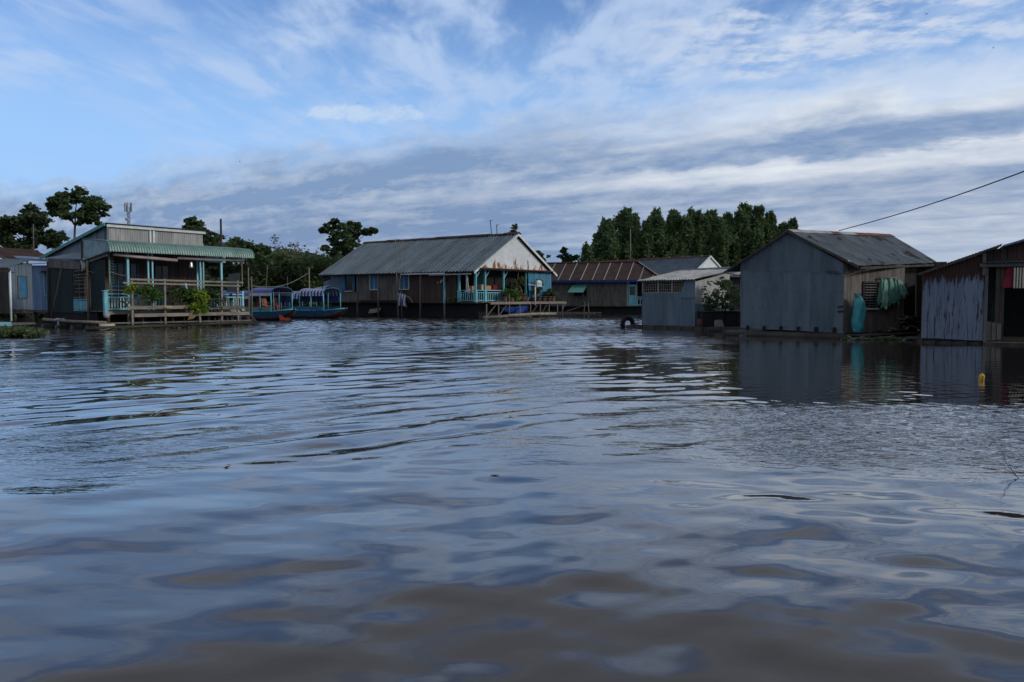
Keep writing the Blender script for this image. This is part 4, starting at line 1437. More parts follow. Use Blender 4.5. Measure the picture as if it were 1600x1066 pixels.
def annex():
    a = el(-.2, 1.0, 0)
    t = thing('annex', 'small pale blue tin annex with a drooping awning at the long house end', 'annex', a, ER)
    M().box(-1.9, .1, .2, 3, 1.0, 3.5).build('wall', MT['dark'], t)
    for i in range(3):
        m = M()
        m.corr((-1.95 + i * .68, .17, 1.3), (-1.95 + (i + 1) * .68, .17, 1.3), (-1.95 + (i + 1) * .68, .17, 3.25 + i * .15), (-1.95 + i * .68, .17, 3.1 + i * .15), .1, .01)
        m.build('wall_sheet', MT['tin_bright'], t)
    M().slab((-3.0, -.9, 2.3), (-.9, -.9, 2.42), (-.9, .3, 2.85), (-3.0, .3, 2.6), .03).build('awning', MT['tin_white'], t)
    M().tube([(-.9, -.9, .0), (-.9, -.9, 3.6)], .05, 7).build('post', MT['wood_dark'], t, True)
    M().tube([(-2.9, -.8, .0), (-2.9, -.8, 2.3)], .05, 7).build('post', MT['wood_dark'], t, True)


annex()


def middle_details():
    # staging before the gable, with its pots
    t = thing('staging', 'weathered timber staging on stilts along the gable end of the long house', 'staging', el(16.9, 0, 0), ER)
    for k in range(4):
        M().box(.12 + k * .26, .34 + k * .26, .3 + .2 * (k % 2), 10.9 - .3 * (k % 2), 1.27, 1.32).build('plank', MT['wood_pale'], t)
    for (v0, v1) in ((.2, 5.6), (5.7, 10.9)):
        M().box(1.16, 1.22, v0, v1, 1.12, 1.3).build('edge_beam', MT['wood_pale'], t)
    for v in (-.2, 1.3, 2.7, 4.1, 5.6, 7.0, 8.3, 9.6, 10.4):
        M().tube([(1.1, v, -.4), (1.12, v, 1.9 if v == 2.7 else 1.15)], .055, 7).build('stilt', MT['wood_grey'], t, True)
    for v, dv in ((-.1, 1.3), (1.4, 1.2), (5.7, 1.2), (7.2, 1.0), (10.2, .8)):
        M().beam((1.0, v, .15), (1.0, v + dv, 1.15), .055).build('brace', MT['wood_grey'], t)
    M().tube([(1.15, -.6, .12), (1.15, 3.0, .2), (1.15, 5.6, .18)], .13, 9).build('base_log', MT['wood_grey'], t, True)
    M().tube([(1.25, 2.4, .24), (1.25, 6.0, .30), (1.2, 9.2, .27)], .12, 9).build('base_log', MT['wood_pale'], t, True)
    # upturned blue boat below
    t2 = thing('small_boat', 'small bright blue boat drawn in under the timber staging', 'boat', el(17.3, 4.4, .1), ER)
    m = M()
    st = [(-2.0, .02, .62), (-1.2, .28, .3), (0, .4, .22), (1.2, .34, .28), (2.1, .04, .7)]
    vs_, fs_ = [], []
    for (v, w, z) in st:
        vs_ += [(-w, v, .78), (-w * .8, v, z + .1), (0, v, z), (w * .8, v, z + .1), (w, v, .78)]
    for r in range(4):
        for c in range(4):
            i = r * 5 + c
            fs_.append((i, i + 1, i + 6, i + 5))
    m.add(vs_, fs_)
    m.build('hull', MT['blue_deep'], t2, True)
    M().tube([(.02, -2.0, .8), (-.4, 0, .8), (-.04, 2.1, .8)], .03, 6).tube([(-.02, -2.0, .8), (.4, 0, .8), (.04, 2.1, .8)], .03, 6).build('gunwale', MT['blue'], t2, True)
    M().slab((.42, -.6, .3), (.42, .5, .95), (.44, 1.3, .95), (.44, .3, .3), .03).build('bow_board', MT['blue_deep'], t2)

    def pot(v, z, rt, h, mt, lab, name='flower_pot', leaves=None, u=17.5):
        t_ = thing(name, lab, 'plant' if leaves else 'pot', el(u, v, z), ER, 'pots on the timber staging')
        M().lathe(pot_lathe(rt, rt * .72, h)).build('pot', MT[mt], t_, True)
        if leaves:
            lm, lob, n, size = leaves
            cc, sp = lobe_clumps(lob, 7)
            foliage_part('foliage', t_, cc, sp, n, size, LF[lm], droop=.1, aspect=2.4)
            M().tube([(0, 0, h * .7), (lob[0][0] * .5, lob[0][1] * .5, lob[0][2])], .02, 5).build('stem', MT['bark'], t_)
    pot(2.8, 1.32, .2, .38, 'terracotta', 'pale terracotta pot at the left corner of the staging', leaves=('bank', [(0, 0, .6, .25, .25, .18)], 90, .14), name='potted_plant')
    pot(3.7, 1.32, .24, .34, 'terracotta', 'drooping green strap leaved plant in a pot, largest on the staging', leaves=('bright', [(0, 0, .7, .5, .6, .3), (0, .4, .55, .3, .4, .25), (0, -.3, .8, .3, .4, .2)], 420, .2), name='potted_plant')
    pot(4.25, 1.32, .22, .3, 'clay_dark', 'yellowing strap leaved plant in a pot beside the large green one', leaves=('yellow', [(.1, 0, .45, .3, .4, .25)], 110, .18), name='potted_plant')
    pot(5.15, 1.32, .42, .62, 'clay_dark', 'large brown water jar, the biggest vessel on the staging')
    pot(5.85, 1.32, .18, .36, 'terracotta', 'small pale pot directly left of the white post')
    pot(6.85, 1.32, .24, .36, 'clay_dark', 'dark pot just right of the white post')
    pot(7.5, 1.32, .27, .44, 'clay_dark', 'brown pot with a tall leafy plant before the blue tarpaulin', leaves=('bank', [(0, .1, 1.2, .25, .4, .55), (0, -.3, .8, .2, .3, .3), (0, .3, 1.6, .2, .3, .3)], 260, .15), name='potted_plant')
    pot(8.25, 1.32, .27, .42, 'clay_dark', 'brown pot between two plants before the blue tarpaulin')
    pot(9.0, 1.32, .30, .44, 'clay_dark', 'brown pot with a low dark bush before the blue tarpaulin', leaves=('dark', [(0, 0, .85, .35, .55, .4), (0, .4, .65, .3, .3, .3)], 280, .14), name='potted_plant')
    pot(9.65, 1.32, .2, .42, 'terracotta', 'reddish pot at the right end of the staging', leaves=('bank', [(0, .1, .65, .2, .3, .2)], 70, .13), name='potted_plant')
    o = M().lathe([(.05, 0), (.16, .1), (.17, .35), (.08, .5), (.05, .62), (.0, .64)]).build('red_bottle', MT['red_dull'], None, True, el(17.3, 5.2, 1.9))
    tag(o, 'dull red can standing on the big brown jar', 'can')
    # white mast with a small board
    t = thing('white_post', 'slim white post carrying a small white patterned letter box on the staging', 'post', el(18.1, 6.15, 0), ER)
    M().tube([(0, 0, 1.0), (0, 0, 2.55)], .06, 9).build('pole', MT['white'], t, True)
    m = M().box(-.06, .14, .12, .78, 2.56, 2.98)
    m.build('box', MT['white'], t)
    for k in range(3):
        M().box(.14, .15, .2 + k * .2, .3 + k * .2, 2.64 + .1 * (k % 2), 2.86).build('slot', MT['green_paint'], t)
    M().prism([(.04, .1, 2.98), (.04, .8, 2.98), (.04, .45, 3.12)], (.06, 0, 0)).build('roof', MT['white'], t)
    M().beam((0, .0, 2.66), (0, -1.0, 2.70), .05).build('arm', MT['white_cloth'], t)
    o = M().tube([(0, 0, 0), (0, 0, .52)], .055, 8).build('lamp_tube', MT['white'], None, True, el(16.95, 6.9, 3.25))
    tag(o, 'short white lamp tube hanging from the gable beam', 'lamp')
    t = thing('hanging_basket', 'leafy plant hanging in a basket below the gable beam', 'plant', el(17.0, 5.3, 2.35), ER)
    M().lathe([(.08, 0), (.2, .08), (.24, .22), (.2, .22), (.1, .1), (0, .1)]).build('basket', MT['wood_dark'], t, True)
    M().tube([(0, -.2, .2), (0, 0, 1.4)], .012, 4).tube([(0, .2, .2), (0, 0, 1.4)], .012, 4).build('cord', MT['rope'], t)
    cc, sp = lobe_clumps([(0, 0, .45, .4, .75, .4), (0, .5, .6, .3, .4, .3), (0, -.5, .35, .3, .4, .3)], 8)
    foliage_part('foliage', t, cc, sp, 420, .13, LF['bank'])
    m = M()
    for z in (2.35, 2.62):
        m.beam((0, 0, z), (0, 1.2, z), .06, .04)
    m.beam((0, 0, 1.35), (0, 0, 2.65), .05)
    m.beam((0, 1.2, 1.35), (0, 1.2, 2.65), .05)
    o = m.build('bench_back', MT['clad_cream'], None, False, el(16.6, 4.85, 0))
    o.rotation_euler = (0, 0, ER)
    tag(o, 'pale slatted chair back standing behind the big brown jar', 'chair')
    # things on the veranda
    o = M().box(-.32, .32, -.2, .2, 0, .55).build('carton', MT['carton'], None, False, el(15.85, .55, 2.0))
    o.rotation_euler = (0, 0, ER)
    tag(o, 'tan cardboard carton on a stand behind the veranda rail', 'box')
    o = M().box(-.35, .35, -.25, .25, 1.33, 1.995).build('stand', MT['wood_dark'], None, False, el(15.85, .55, 0))
    o.rotation_euler = (0, 0, ER)
    tag(o, 'low dark stand under the tan carton on the veranda', 'stand')
    t = thing('mop', 'white mop leaning upright against the veranda rail by the corner post', 'mop', el(16.2, -.05, 1.35), ER)
    M().tube([(0, 0, .2), (-.25, .1, 2.0)], .03, 6).build('handle', MT['white'], t, True)
    M().tube([(-.07, .03, .62), (-.1, .05, .95)], .11, 7).build('head', MT['white_cloth'], t, True)
    o = M().box(-.04, .04, -.04, .04, 0, 1.75).box(-.16, .16, -.05, .05, -.07, 0).build('white_stake', MT['white'], None, False, el(15.95, -.06, 2.15))
    o.rotation_euler = (0, 0, ER)
    tag(o, 'white T shaped stake standing on the veranda rail beside the mop', 'stake')
    o = M().box(-.45, .45, -.2, .2, 0, .12).box(-.4, .4, -.22, .18, .12, .4).build('red_bundle', MT['red_cloth'], None, False, el(16.1, 3.2, 2.25))
    o.rotation_euler = (0, 0, ER + 1.57)
    tag(o, 'dark red bundle lying on the veranda table behind the rail', 'bundle')
    t = thing('side_table', 'low table behind the veranda rail holding cartons and a red bundle', 'table', el(16.1, 2.7, 1.33), ER)
    M().box(-.3, .3, -1.3, 1.3, .86, .92).build('tabletop', MT['wood_grey'], t)
    for x in (-.25, .25):
        for y in (-1.2, 1.2):
            M().box(x - .03, x + .03, y - .03, y + .03, 0, .86).build('leg', MT['wood_grey'], t)
    for v, w, h, lab in ((1.6, .25, .42, 'small pale carton at the left end of the veranda table'), (2.25, .34, .34, 'wide dull carton in the middle of the veranda table')):
        o = M().box(-.2, .2, -w, w, 0, h).build('carton', MT['carton'] if v > 2 else MT['cream_pot'], None, False, el(16.1, v, 2.25))
        o.rotation_euler = (0, 0, ER)
        tag(o, lab, 'box')
    # paper decoration, dull red, under the eave
    t = thing('paper_garland', 'dull red folded paper decorations hung under the eave beside the blue post', 'decoration', el(13.2, -.05, 0), ER)
    for k, (x, z, w, mt) in enumerate(((-.1, 3.05, .26, 'red'), (.08, 2.95, .2, 'canvas'), (-.2, 2.86, .16, 'carton'), (.45, 3.05, .2, 'red'))):
        M().prism([(x - w, 0, z), (x, -.03, z - w * .9), (x + w, 0, z + w * .2), (x + w * .3, .02, z + w)], (0, .02, 0)).build('paper', MT[mt], t)
    # striped shirt over a bar
    t = thing('striped_cloth', 'blue and white striped cloth thrown over a pole below the brown wall', 'cloth', el(9.7, -.5, 0), ER)
    vs_, fs_ = [], []
    for r in range(8):
        for c in range(13):
            f, h = c / 12, r / 7
            vs_.append((-.55 + 1.1 * f * (1 - .15 * h) + .25 * h - .2, -.1 - .12 * math.sin(f * 14) * (.4 + h) - .1 * math.sin(h * 3.1), 2.05 - 1.0 * h - .35 * abs(f - .35)))
    for r in range(7):
        for c in range(12):
            i = r * 13 + c
            fs_.append((i, i + 13, i + 14, i + 1))
    M().add(vs_, fs_).build('cloth', MT['stripe_shirt'], t, True)
    M().tube([(-.4, 0, 1.85), (.5, 0, 1.7), (1.05, -.1, 1.25)], .04, 7).build('bar', MT['wood_pale'], t, True)
    t = thing('bush_tuft', 'small bright green tuft growing at the floor edge near the blue posts', 'plant', el(14.7, -.3, 1.2), ER)
    cc, sp = lobe_clumps([(0, 0, .3, .35, .2, .18)], 8)
    foliage_part('foliage', t, cc, sp, 110, .12, LF['bright'])
    M().lathe(pot_lathe(.14, .1, .18)).build('pot', MT['clay_dark'], t, True)
    # mooring poles and aerials
    for (u, v, z1, r, lab) in ((9.35, -.8, 6.35, .05, 'tall thin bamboo pole rising in front of the ribbed roof, left of a pair'), (9.75, -.8, 6.3, .035, 'thinner bamboo pole right of the tall one in front of the ribbed roof')):
        o = M().tube([(0, 0, -.5), (-.15, 0, z1 * .5), (-.25 if u < 9.5 else .1, 0, z1)], r, 7, r * .6).build('bamboo_pole', MT['bamboo'], None, True, el(u, v, 0))
        tag(o, lab, 'pole')
    for (px, py0, py1, Y, lab) in ((768, 345, 371, 67.5, 'left leaning aerial rod on the ribbed roof ridge'), (776, 352, 371, 67, 'short upright aerial rod with a crossbar on the ribbed roof ridge')):
        a, b = at(px + 1, py1 + 2, Y), at(px - (2 if px < 770 else 0), py0, Y)
        m = M().tube([(0, 0, -.2), b - a], .035, 6)
        m.beam(b - a + Vector((-.08, 0, 0)), b - a + Vector((.18, 0, .03)), .04)
        o = m.build('aerial', MT['cable'], None, False, a)
        tag(o, lab, 'aerial')
    o = M().slab((0, 0, 0), (1.3, 0, .1), (1.5, .1, .5), (.1, .1, .35), .05).build('leaning_board', MT['wood_pale'], None, False, el(5.0, -.1, .3))
    o.rotation_euler = (0, 0, ER)
    tag(o, 'pale board leaning in the shade under the long house', 'board')


middle_details()


# ------------------------------------------------------------------ striped tour boats
def tour_boat(label, px, Y, ang, canopy_m, front_m, L=7.4, split=.55, chairs=True, low=1.0, group='striped canopy tour boats'):
    """bow arch towards +x; the origin lies at the waterline below the arch"""
    t = thing('tour_boat', label, 'boat', on_water(px, Y), ang, group)
    st = [(1.9, .10, .74), (1.3, .5, .30), (.4, .74, .02), (-1.5, .82, -.06), (-4, .8, -.06), (-L + .6, .66, .06), (-L, .45, .30)]
    def rows(f0, f1):
        vs_, fs_ = [], []
        for (x, w, zb) in st:
            zt = .62 + .22 * max(0, x) ** 1.4 * .35
            for f in np.linspace(f0, f1, 4):
                ww = w * (.45 + .55 * f ** .5)
                z = zb + (zt - zb) * f
                vs_.append((x, -ww, z))
            for f in np.linspace(f1, f0, 4):
                ww = w * (.45 + .55 * f ** .5)
                z = zb + (zt - zb) * f
                vs_.append((x, ww, z))
        for r in range(len(st) - 1):
            for c in range(7):
                i = r * 8 + c
                if f0 > 0 and c == 3:
                    continue
                fs_.append((i, i + 8, i + 9, i + 1))
        return vs_, fs_
    v_, f_ = rows(.38, 1.0)
    M().add(v_, [f for f in f_]).build('hull', MT['blue'], t, True)
    v_, f_ = rows(0.0, .38)
    n = len(st)
    f_ += [(r * 8, r * 8 + 7, (r + 1) * 8 + 7, (r + 1) * 8) for r in range(n - 1)]
    M().add(v_, f_).build('hull_bottom', MT['red_dull'], t, True)
    M().add([(x, s * w * .97, .60 + .22 * max(0, x) ** 1.4 * .35) for (x, w, zb) in st for s in (-1, 1)],
            [(2 * r, 2 * r + 2, 2 * r + 3, 2 * r + 1) for r in range(n - 1)]).build('deck', MT['wood_brown'], t)
    m = M()
    for s in (-1, 1):
        m.tube([(x, s * w, .64 + .22 * max(0, x) ** 1.4 * .35) for (x, w, zb) in st], .045, 6)
    m.build('gunwale', MT['cyan'], t, True)
    M().box(.5, .9, -.6, .6, .64, .7).build('bow_step', MT['orange'], t)
    # canopies: barrel vaults of striped cloth on bows
    def vault(x0, x1, z, rise, w, mt, name='canopy', nx=10):
        vs_, fs_ = [], []
        K = 13
        for r in range(nx + 1):
            x = x0 + (x1 - x0) * r / nx
            sag = .05 * math.sin(math.pi * r / nx)
            for c in range(K):
                th = math.pi * c / (K - 1)
                vs_.append((x, -w * math.cos(th), z + rise * max(0.0, math.sin(th)) ** .75 - sag * math.sin(th)))
        for r in range(nx):
            for c in range(K - 1):
                i = r * K + c
                fs_.append((i, i + 1, i + K + 1, i + K))
        return M().add(vs_, fs_).build(name, mt, t, True)
    xs = -L * (1 - split) - .1
    vault(-2.45, .35, 2.0, .38, .86, front_m)
    vault(-L + .3, -2.4, 1.78 * low, .42, .86, canopy_m)
    # hanging valances along both sides
    for s in (-1, 1):
        for (x0, x1, z) in ((-2.45, .35, 2.0), (-L + .3, -2.42, 1.78 * low)):
            M().slab((x0, s * .88, z - .24), (x1, s * .88, z - .24), (x1, s * .87, z - .02), (x0, s * .87, z - .02), .015).build('valance', MT['stripe_boat'] if front_m is MT['stripe_boat'] else MT['white_cloth'], t)
    # bow arch
    m = M()
    pts = [(.38, -.86 * math.cos(math.pi * c / 12), 2.0 + .39 * math.sin(math.pi * c / 12) ** .75) for c in range(13)]
    m.tube(pts, .035, 6)
    m.build('arch', MT['blue'], t, True)
    for x in (.35, -1.1, -2.45, -4.2, -5.8):
        for s in (-1, 1):
            M().tube([(x, s * .84, .62), (x, s * .86, 2.02 if x > -2.5 else 1.8 * low)], .04, 7).build('post', MT['cyan'], t, True)
    for s in (-1, 1):
        M().tube([(-.35, s * .2, .62), (-.35, s * .24, 2.3)], .03, 6).build('cabin_post', MT['cyan'], t, True)
        M().box(-L + .5, .2, s * .80 - .02, s * .80 + .02, .66, .95).build('side_board', MT['blue'] if not chairs else MT['green_paint'], t)
    # dark panels added to deepen the shade in the cabin, far side and stern
    M().box(-L + .35, .2, .845, .865, 1.3, 1.76).build('curtain', MT['blue_deep'], t)
    M().box(-L + .34, -L + .38, -.7, .7, .66, 1.7).build('stern_shade', MT['blue_deep'], t)
    if chairs:
        cm = M()
        cm.box(-.22, .22, -.2, .2, .38, .44)
        cm.slab((-.22, -.2, .42), (-.22, .2, .42), (-.38, .2, .98), (-.38, -.2, .98), .04)
        for a in (-.18, .18):
            for b in (-.16, .16):
                cm.box(a - .02, a + .02, b - .02, b + .02, 0, .38)
        cm.tube([(-.25, -.22, .62), (.18, -.22, .62), (.18, -.22, .4)], .02, 5)
        cm.tube([(-.25, .22, .62), (.18, .22, .62), (.18, .22, .4)], .02, 5)
        me = cm.mesh('chair', MT['orange'])
        for i, x in enumerate((-.9, -1.75, -3.1, -3.9, -4.9)):
            for s in (-1, 1):
                piece('chair', me, t, (x, s * .45, .62), (0, 0, 3.14 if i % 2 else 0))
    return t


BA = math.radians(-42)
tour_boat('blue tour boat with orange chairs and pale violet canopy beside the left house', 436, 57.5, BA, MT['canopy_blue'], MT['canopy_blue'])
tour_boat('blue tour boat with bold blue and white striped canopy moored against the long house', 514, 62.5, math.radians(-36), MT['stripe_boat'], MT['stripe_boat'], chairs=False, L=6.6)


def bow_paint():
    p = on_water(444, 56.6)
    t = thing('bow_fender', 'bright red fender board at the bow of the boat with orange chairs', 'fender', p, BA)
    M().prism([(0, -.40, .05), (0, .36, .02), (0, .45, .38), (0, -.48, .42)], (.06, 0, 0)).build('board', MT['red'], t)


bow_paint()


def poles():
    def pole(px, py0, py1, Y, r, mt, lab, dx=0, name='mooring_pole'):
        base = on_water(px, Y, -.4) if py1 is None else at(px, py1, Y)
        top = at(px + dx, py0, Y)
        o = M().tube([(0, 0, 0), (top - base) * .5 + Vector((.02, 0, 0)), top - base], r, 7, r * .75).build(name, MT[mt], None, True, base)
        tag(o, lab, 'pole')
    pole(388, 418, None, 56.5, .05, 'bamboo', 'thin bamboo mooring pole, left of the pair by the boat with orange chairs')
    pole(393, 432, None, 54.5, .05, 'bamboo', 'thin bamboo mooring pole standing in open water before the left boat canopy')
    pole(483, 418, None, 66, .07, 'bamboo', 'pale mooring pole standing behind the striped boats')
    pole(449, 432, None, 68, .05, 'wood_dark', 'short dark stake behind the canopy of the left boat')
    pole(346, 342, None, 60, .10, 'pole_rust', 'thick dark rusty post rising above the green veranda roof', dx=-1)
    pole(985, 358, 420, 88, .06, 'bamboo', 'thin pale pole rising above the rusty hipped roof in front of the grove')
    pole(52, 350, 400, 58, .05, 'wood_grey', 'thin pole rising before the dark bushy tree at the far left')
    pole(1013, 384, 412, 104, .05, 'wood_dark', 'short dark pole in front of the grove behind the grey roof ridge')
    a, b = at(393, 447, 54.5), at(483, 426, 66)
    o = M().tube([a + (b - a) * f + Vector((0, 0, -.5 * math.sin(math.pi * f))) for f in np.linspace(0, 1, 9)], .02, 5).build('mooring_line', MT['rope'], None, True)
    tag(o, 'thin line strung between the bamboo poles behind the boats', 'line')
    # mast of a phone network far off
    Y = 190
    base = on_water(204, Y, 0)
    H = at(204, 317, Y).z
    t = thing('radio_mast', 'distant slim radio mast with antennas above the grey clerestory', 'mast', base)
    m = M()
    for k in range(3):
        th = k * 2.094
        m.tube([(math.cos(th) * .5, math.sin(th) * .5, 0), (math.cos(th) * .3, math.sin(th) * .3, H - 1)], .07, 5)
    for k in range(22):
        z = k * (H - 2) / 22
        for j in range(3):
            a_, b_ = j * 2.094, (j + 1) * 2.094
            m.beam((math.cos(a_) * .42, math.sin(a_) * .42, z), (math.cos(b_) * .42, math.sin(b_) * .42, z + 1), .05)
    m.build('lattice', MT['tin_blue'], t)
    am = M().box(-.12, .12, -.1, .1, 0, 2.1).mesh('antenna', MT['clad_cream'])
    for k in range(5):
        th = k * 1.2566
        piece('antenna', am, t, (math.cos(th) * .75, math.sin(th) * .75, H - 2.1), (0, 0, th))
    M().lathe([(0, 0), (.4, .1), (.45, .5), (0, .6)], (.5, -.3, H - 9)).lathe([(0, 0), (.4, .1), (.45, .5), (0, .6)], (-.1, -.5, H - 4.2)).build('dish', MT['clad_cream'], t, True)


poles()


# ------------------------------------------------------------------ behind: rust roofed house and grey ridge house
def house_rust():
    Rz = math.radians(-20)
    o0 = on_water(845, 83)
    t = thing('floating_house', 'grey boarded floating house with a rust brown hipped roof and pale seams', 'house', o0, Rz)
    L, Dp = 12.2, 5.2
    floats(t, .2, L, .4, Dp, 1)
    M().box(.0, L, .3, .36, .0, .75).build('under_shade', MT['dark'], t)  # dark sheet in place of the shade under the house
    M().box(0, L, 0, Dp, .74, .84).build('floor', MT['wood_dark'], t)
    plank_wall(t, (0, .1, 0), (3.5, .1, 0), .8, 3.3, MT['wood_grey'], .35)
    plank_wall(t, (4.9, .1, 0), (9.0, .1, 0), .8, 3.3, MT['wood_grey'], .35)
    plank_wall(t, (3.5, .11, 0), (4.9, .11, 0), .8, 1.75, MT['wood_grey'], .35)
    M().box(3.4, 5.0, .08, .14, 2.85, 3.3).build('wall_header', MT['wood_grey'], t)
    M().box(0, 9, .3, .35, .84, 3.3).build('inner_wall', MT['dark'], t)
    w_ = M().beam((3.55, .06, 1.8), (4.85, .06, 1.8), .08).beam((3.55, .06, 2.85), (4.85, .06, 2.85), .08).beam((3.5, .06, 1.76), (3.5, .06, 2.9), .08).beam((4.9, .06, 1.76), (4.9, .06, 2.9), .08).beam((4.45, .06, 1.84), (4.45, .06, 2.8), .06)
    wn = w_.build('window', MT['wood_grey'], t)
    M().slab((3.4, -.05, 2.95), (5.0, -.05, 2.95), (4.75, -1.0, 2.15), (3.15, -1.0, 2.15), .04).build('awning_shutter', MT['green_paint'], wn)
    # porch with the blue door
    M().box(9.0, 12.0, 1.1, 1.16, .84, 3.3).build('porch_wall', MT['dark'], t)
    for x, w, mt in ((9.15, .75, 'cyan'), (11.0, .7, 'blue_deep')):
        d = M().box(x, x + w, .0, .05, .86, 2.95).build('door', MT[mt], t)
        M().box(x + .1, x + w - .1, -.012, .0, 1.9, 2.75).build('pane', MT['glass_dark'], d)
    balustrade(t, (9.9, .02, 0), (11.0, .02, 0), .84, 1.7, MT['cyan_pale'], .24)
    for x in (9.02, 9.95, 10.95, 12.0):
        M().box(x - .05, x + .05, -.02, .08, .84, 3.3).build('post', MT['clad_cream'], t)
    M().box(-.3, L + .3, -.52, -.42, 3.18, 3.38).build('fascia', MT['blue_deep'], t)
    # roof: front slope in sheets, hip at the right
    z0, z1 = 3.38, 5.25
    rl, rr = -.3, 9.6
    k = 11
    for i in range(k):
        a, b = -.4 + (L + .9) * i / k, -.4 + (L + .9) * (i + 1) / k
        # ridge follows above until the hip
        ra, rb = min(a, rr), min(b, rr)
        za = z1 - (a - ra) * .68 if a > rr else z1
        zb = z1 - (b - rr) * .68 if b > rr else z1
        ya = 2.6 - (a - ra) * .98 if a > rr else 2.6
        yb = 2.6 - (b - rr) * .98 if b > rr else 2.6
        m = M()
        m.corr((a, -.55, z0), (b, -.55, z0), (b, yb, max(zb, z0 + .02)), (a, ya, max(za, z0 + .02)), .12, .014)
        sh = m.build('roof_sheet', MT['roof_rust'], t)
        if i:
            M().beam((a, -.55, z0 + .03), (a, ya, max(za, z0 + .02) + .03), .09, .03).build('seam', MT['clad_cream'], sh)
    M().slab((L + .5, -.55, z0), (L + .5, Dp + .5, z0), (rr, 2.62, z1), (rr, 2.6, z1), .03).build('hip_sheet', MT['roof_rust'], t)
    M().slab((L + .5, Dp + .5, z0), (-.4, Dp + .5, z0), (-.4, 2.62, z1), (rr, 2.62, z1), .03).build('roof_sheet', MT['roof_rust'], t)
    M().tube([(-.4, 2.6, z1 + .05), (rr, 2.6, z1 + .05)], .09, 7).build('ridge_cap', MT['roof_rust'], t)
    M().beam((rr, 2.58, z1 + .05), (L + .5, -.5, z0 + .05), .12, .05).build('hip_cap', MT['wood_pale'], t)
    # raft of planks in front
    t2 = thing('plank_raft', 'low plank raft floating before the rust roofed house', 'raft', o0 + Vector((0, 0, 0)), Rz)
    for k in range(4):
        M().box(.5, 6.2 + .3 * (k % 2), -2.0 + k * .4, -1.64 + k * .4, .12, .2).build('plank', MT['wood_grey'], t2)
    M().box(.5, 6.3, -2.03, -2.0, -.1, .19).build('edge', MT['wood_grey'], t2)
    m = M().beam((5.0, -1.5, .2), (5.1, -1.5, 1.3), .07).beam((5.5, -1.5, .2), (5.4, -1.5, 1.2), .07).beam((3.2, -1.5, .3), (5.2, -1.4, .95), .06)
    m.build('sticks', MT['wood_pale'], t2)


house_rust()


def house_ridge():
    p0, p1 = Vector((8.3, 112, 0)), Vector((22.6, 92, 0))
    d = (p1 - p0).normalized()
    Rz = math.atan2(d.y, d.x)
    L = (p1 - p0).length
    t = thing('floating_house', 'grey ribbed roof with red ridge tiles and a small pale blue gable before the grove', 'house', p0, Rz)
    hw, z0, z1 = 3.4, 3.85, 6.35
    M().box(0, L - .3, -hw + .4, hw - .4, .4, 3.9).build('wall', MT['wood_grey'], t)
    k = 18
    for i in range(k):
        a, b = L * i / k, L * (i + 1) / k
        m = M()
        m.corr((a, -hw, z0), (b, -hw, z0), (b, 0, z1), (a, 0, z1), .45, .09, 'rib')
        m.build('roof_sheet', MT['roof_grey'], t)
    m = M()
    m.corr((L, hw, z0), (0, hw, z0), (0, 0.02, z1), (L, 0.02, z1), .45, .09, 'rib')
    m.build('roof_sheet', MT['roof_grey'], t)
    me = M().tube([(-.45, 0, 0), (.45, 0, .02)], .1, 7).mesh('ridge_tile', MT['rust_bright'])
    for i in range(24):
        piece('ridge_tile', me, t, ((i + .5) * L / 24, 0, z1 + .06 + random.uniform(0, .03)))
    M().prism([(L - .12, -hw * .62, z0 + 1.0), (L - .12, hw * .62, z0 + 1.0), (L - .12, 0, z1 - .02)], (.05, 0, 0)).build('gable', MT['gable_white'], t)
    for s in (-1, 1):
        M().slab((L + .1, s * hw * .72, z0 + .70), (L + .1, 0, z1 - .1), (L + .1, 0, z1 + .12), (L + .1, s * hw * .72, z0 + .92), .06 * -s).build('barge_board', MT['white'], t)


house_ridge()


def low_shed():
    p0, p1 = on_water(1010, 66), on_water(1160, 56)
    d = (p1 - p0)
    Rz = math.atan2(d.y, d.x)
    L = d.length
    t = thing('low_shed', 'low shed of patched grey sheets squeezed between the grey houses', 'shed', p0, Rz)
    M().box(.2, L - .2, .3, 4, .3, 3.1).build('wall', MT['wood_dark'], t)
    k = 8
    for i in range(k):
        a, b = L * i / k, L * (i + 1) / k
        dz = random.uniform(-.05, .05)
        m = M()
        m.corr((a, -.3 - random.uniform(0, .2), 3.15 + dz), (b, -.3, 3.18 + dz), (b, 2.2, 3.72 + dz), (a, 2.2, 3.7 + dz), .15, .02)
        m.build('roof_sheet', MT[('roof_grey', 'tin_white', 'roof_slate')[i % 3]], t)
        m = M()
        m.corr((a, 2.0, 3.75), (b, 2.0, 3.78), (b, 4.2, 4.05), (a, 4.2, 4.05), .15, .02)
        m.build('roof_sheet', MT[('roof_slate', 'roof_grey')[i % 2]], t)
    M().beam((0, -.35, 3.1), (L, -.35, 3.12), .08, .1).build('eave_board', MT['wood_pale'], t)


low_shed()


# ================================================================== RIGHT: SMALL TIN SHED WITH LATTICE WINDOWS
SA = Vector((6.87, 42.5, 0))
SR = math.atan2(-2.5, 2.21)


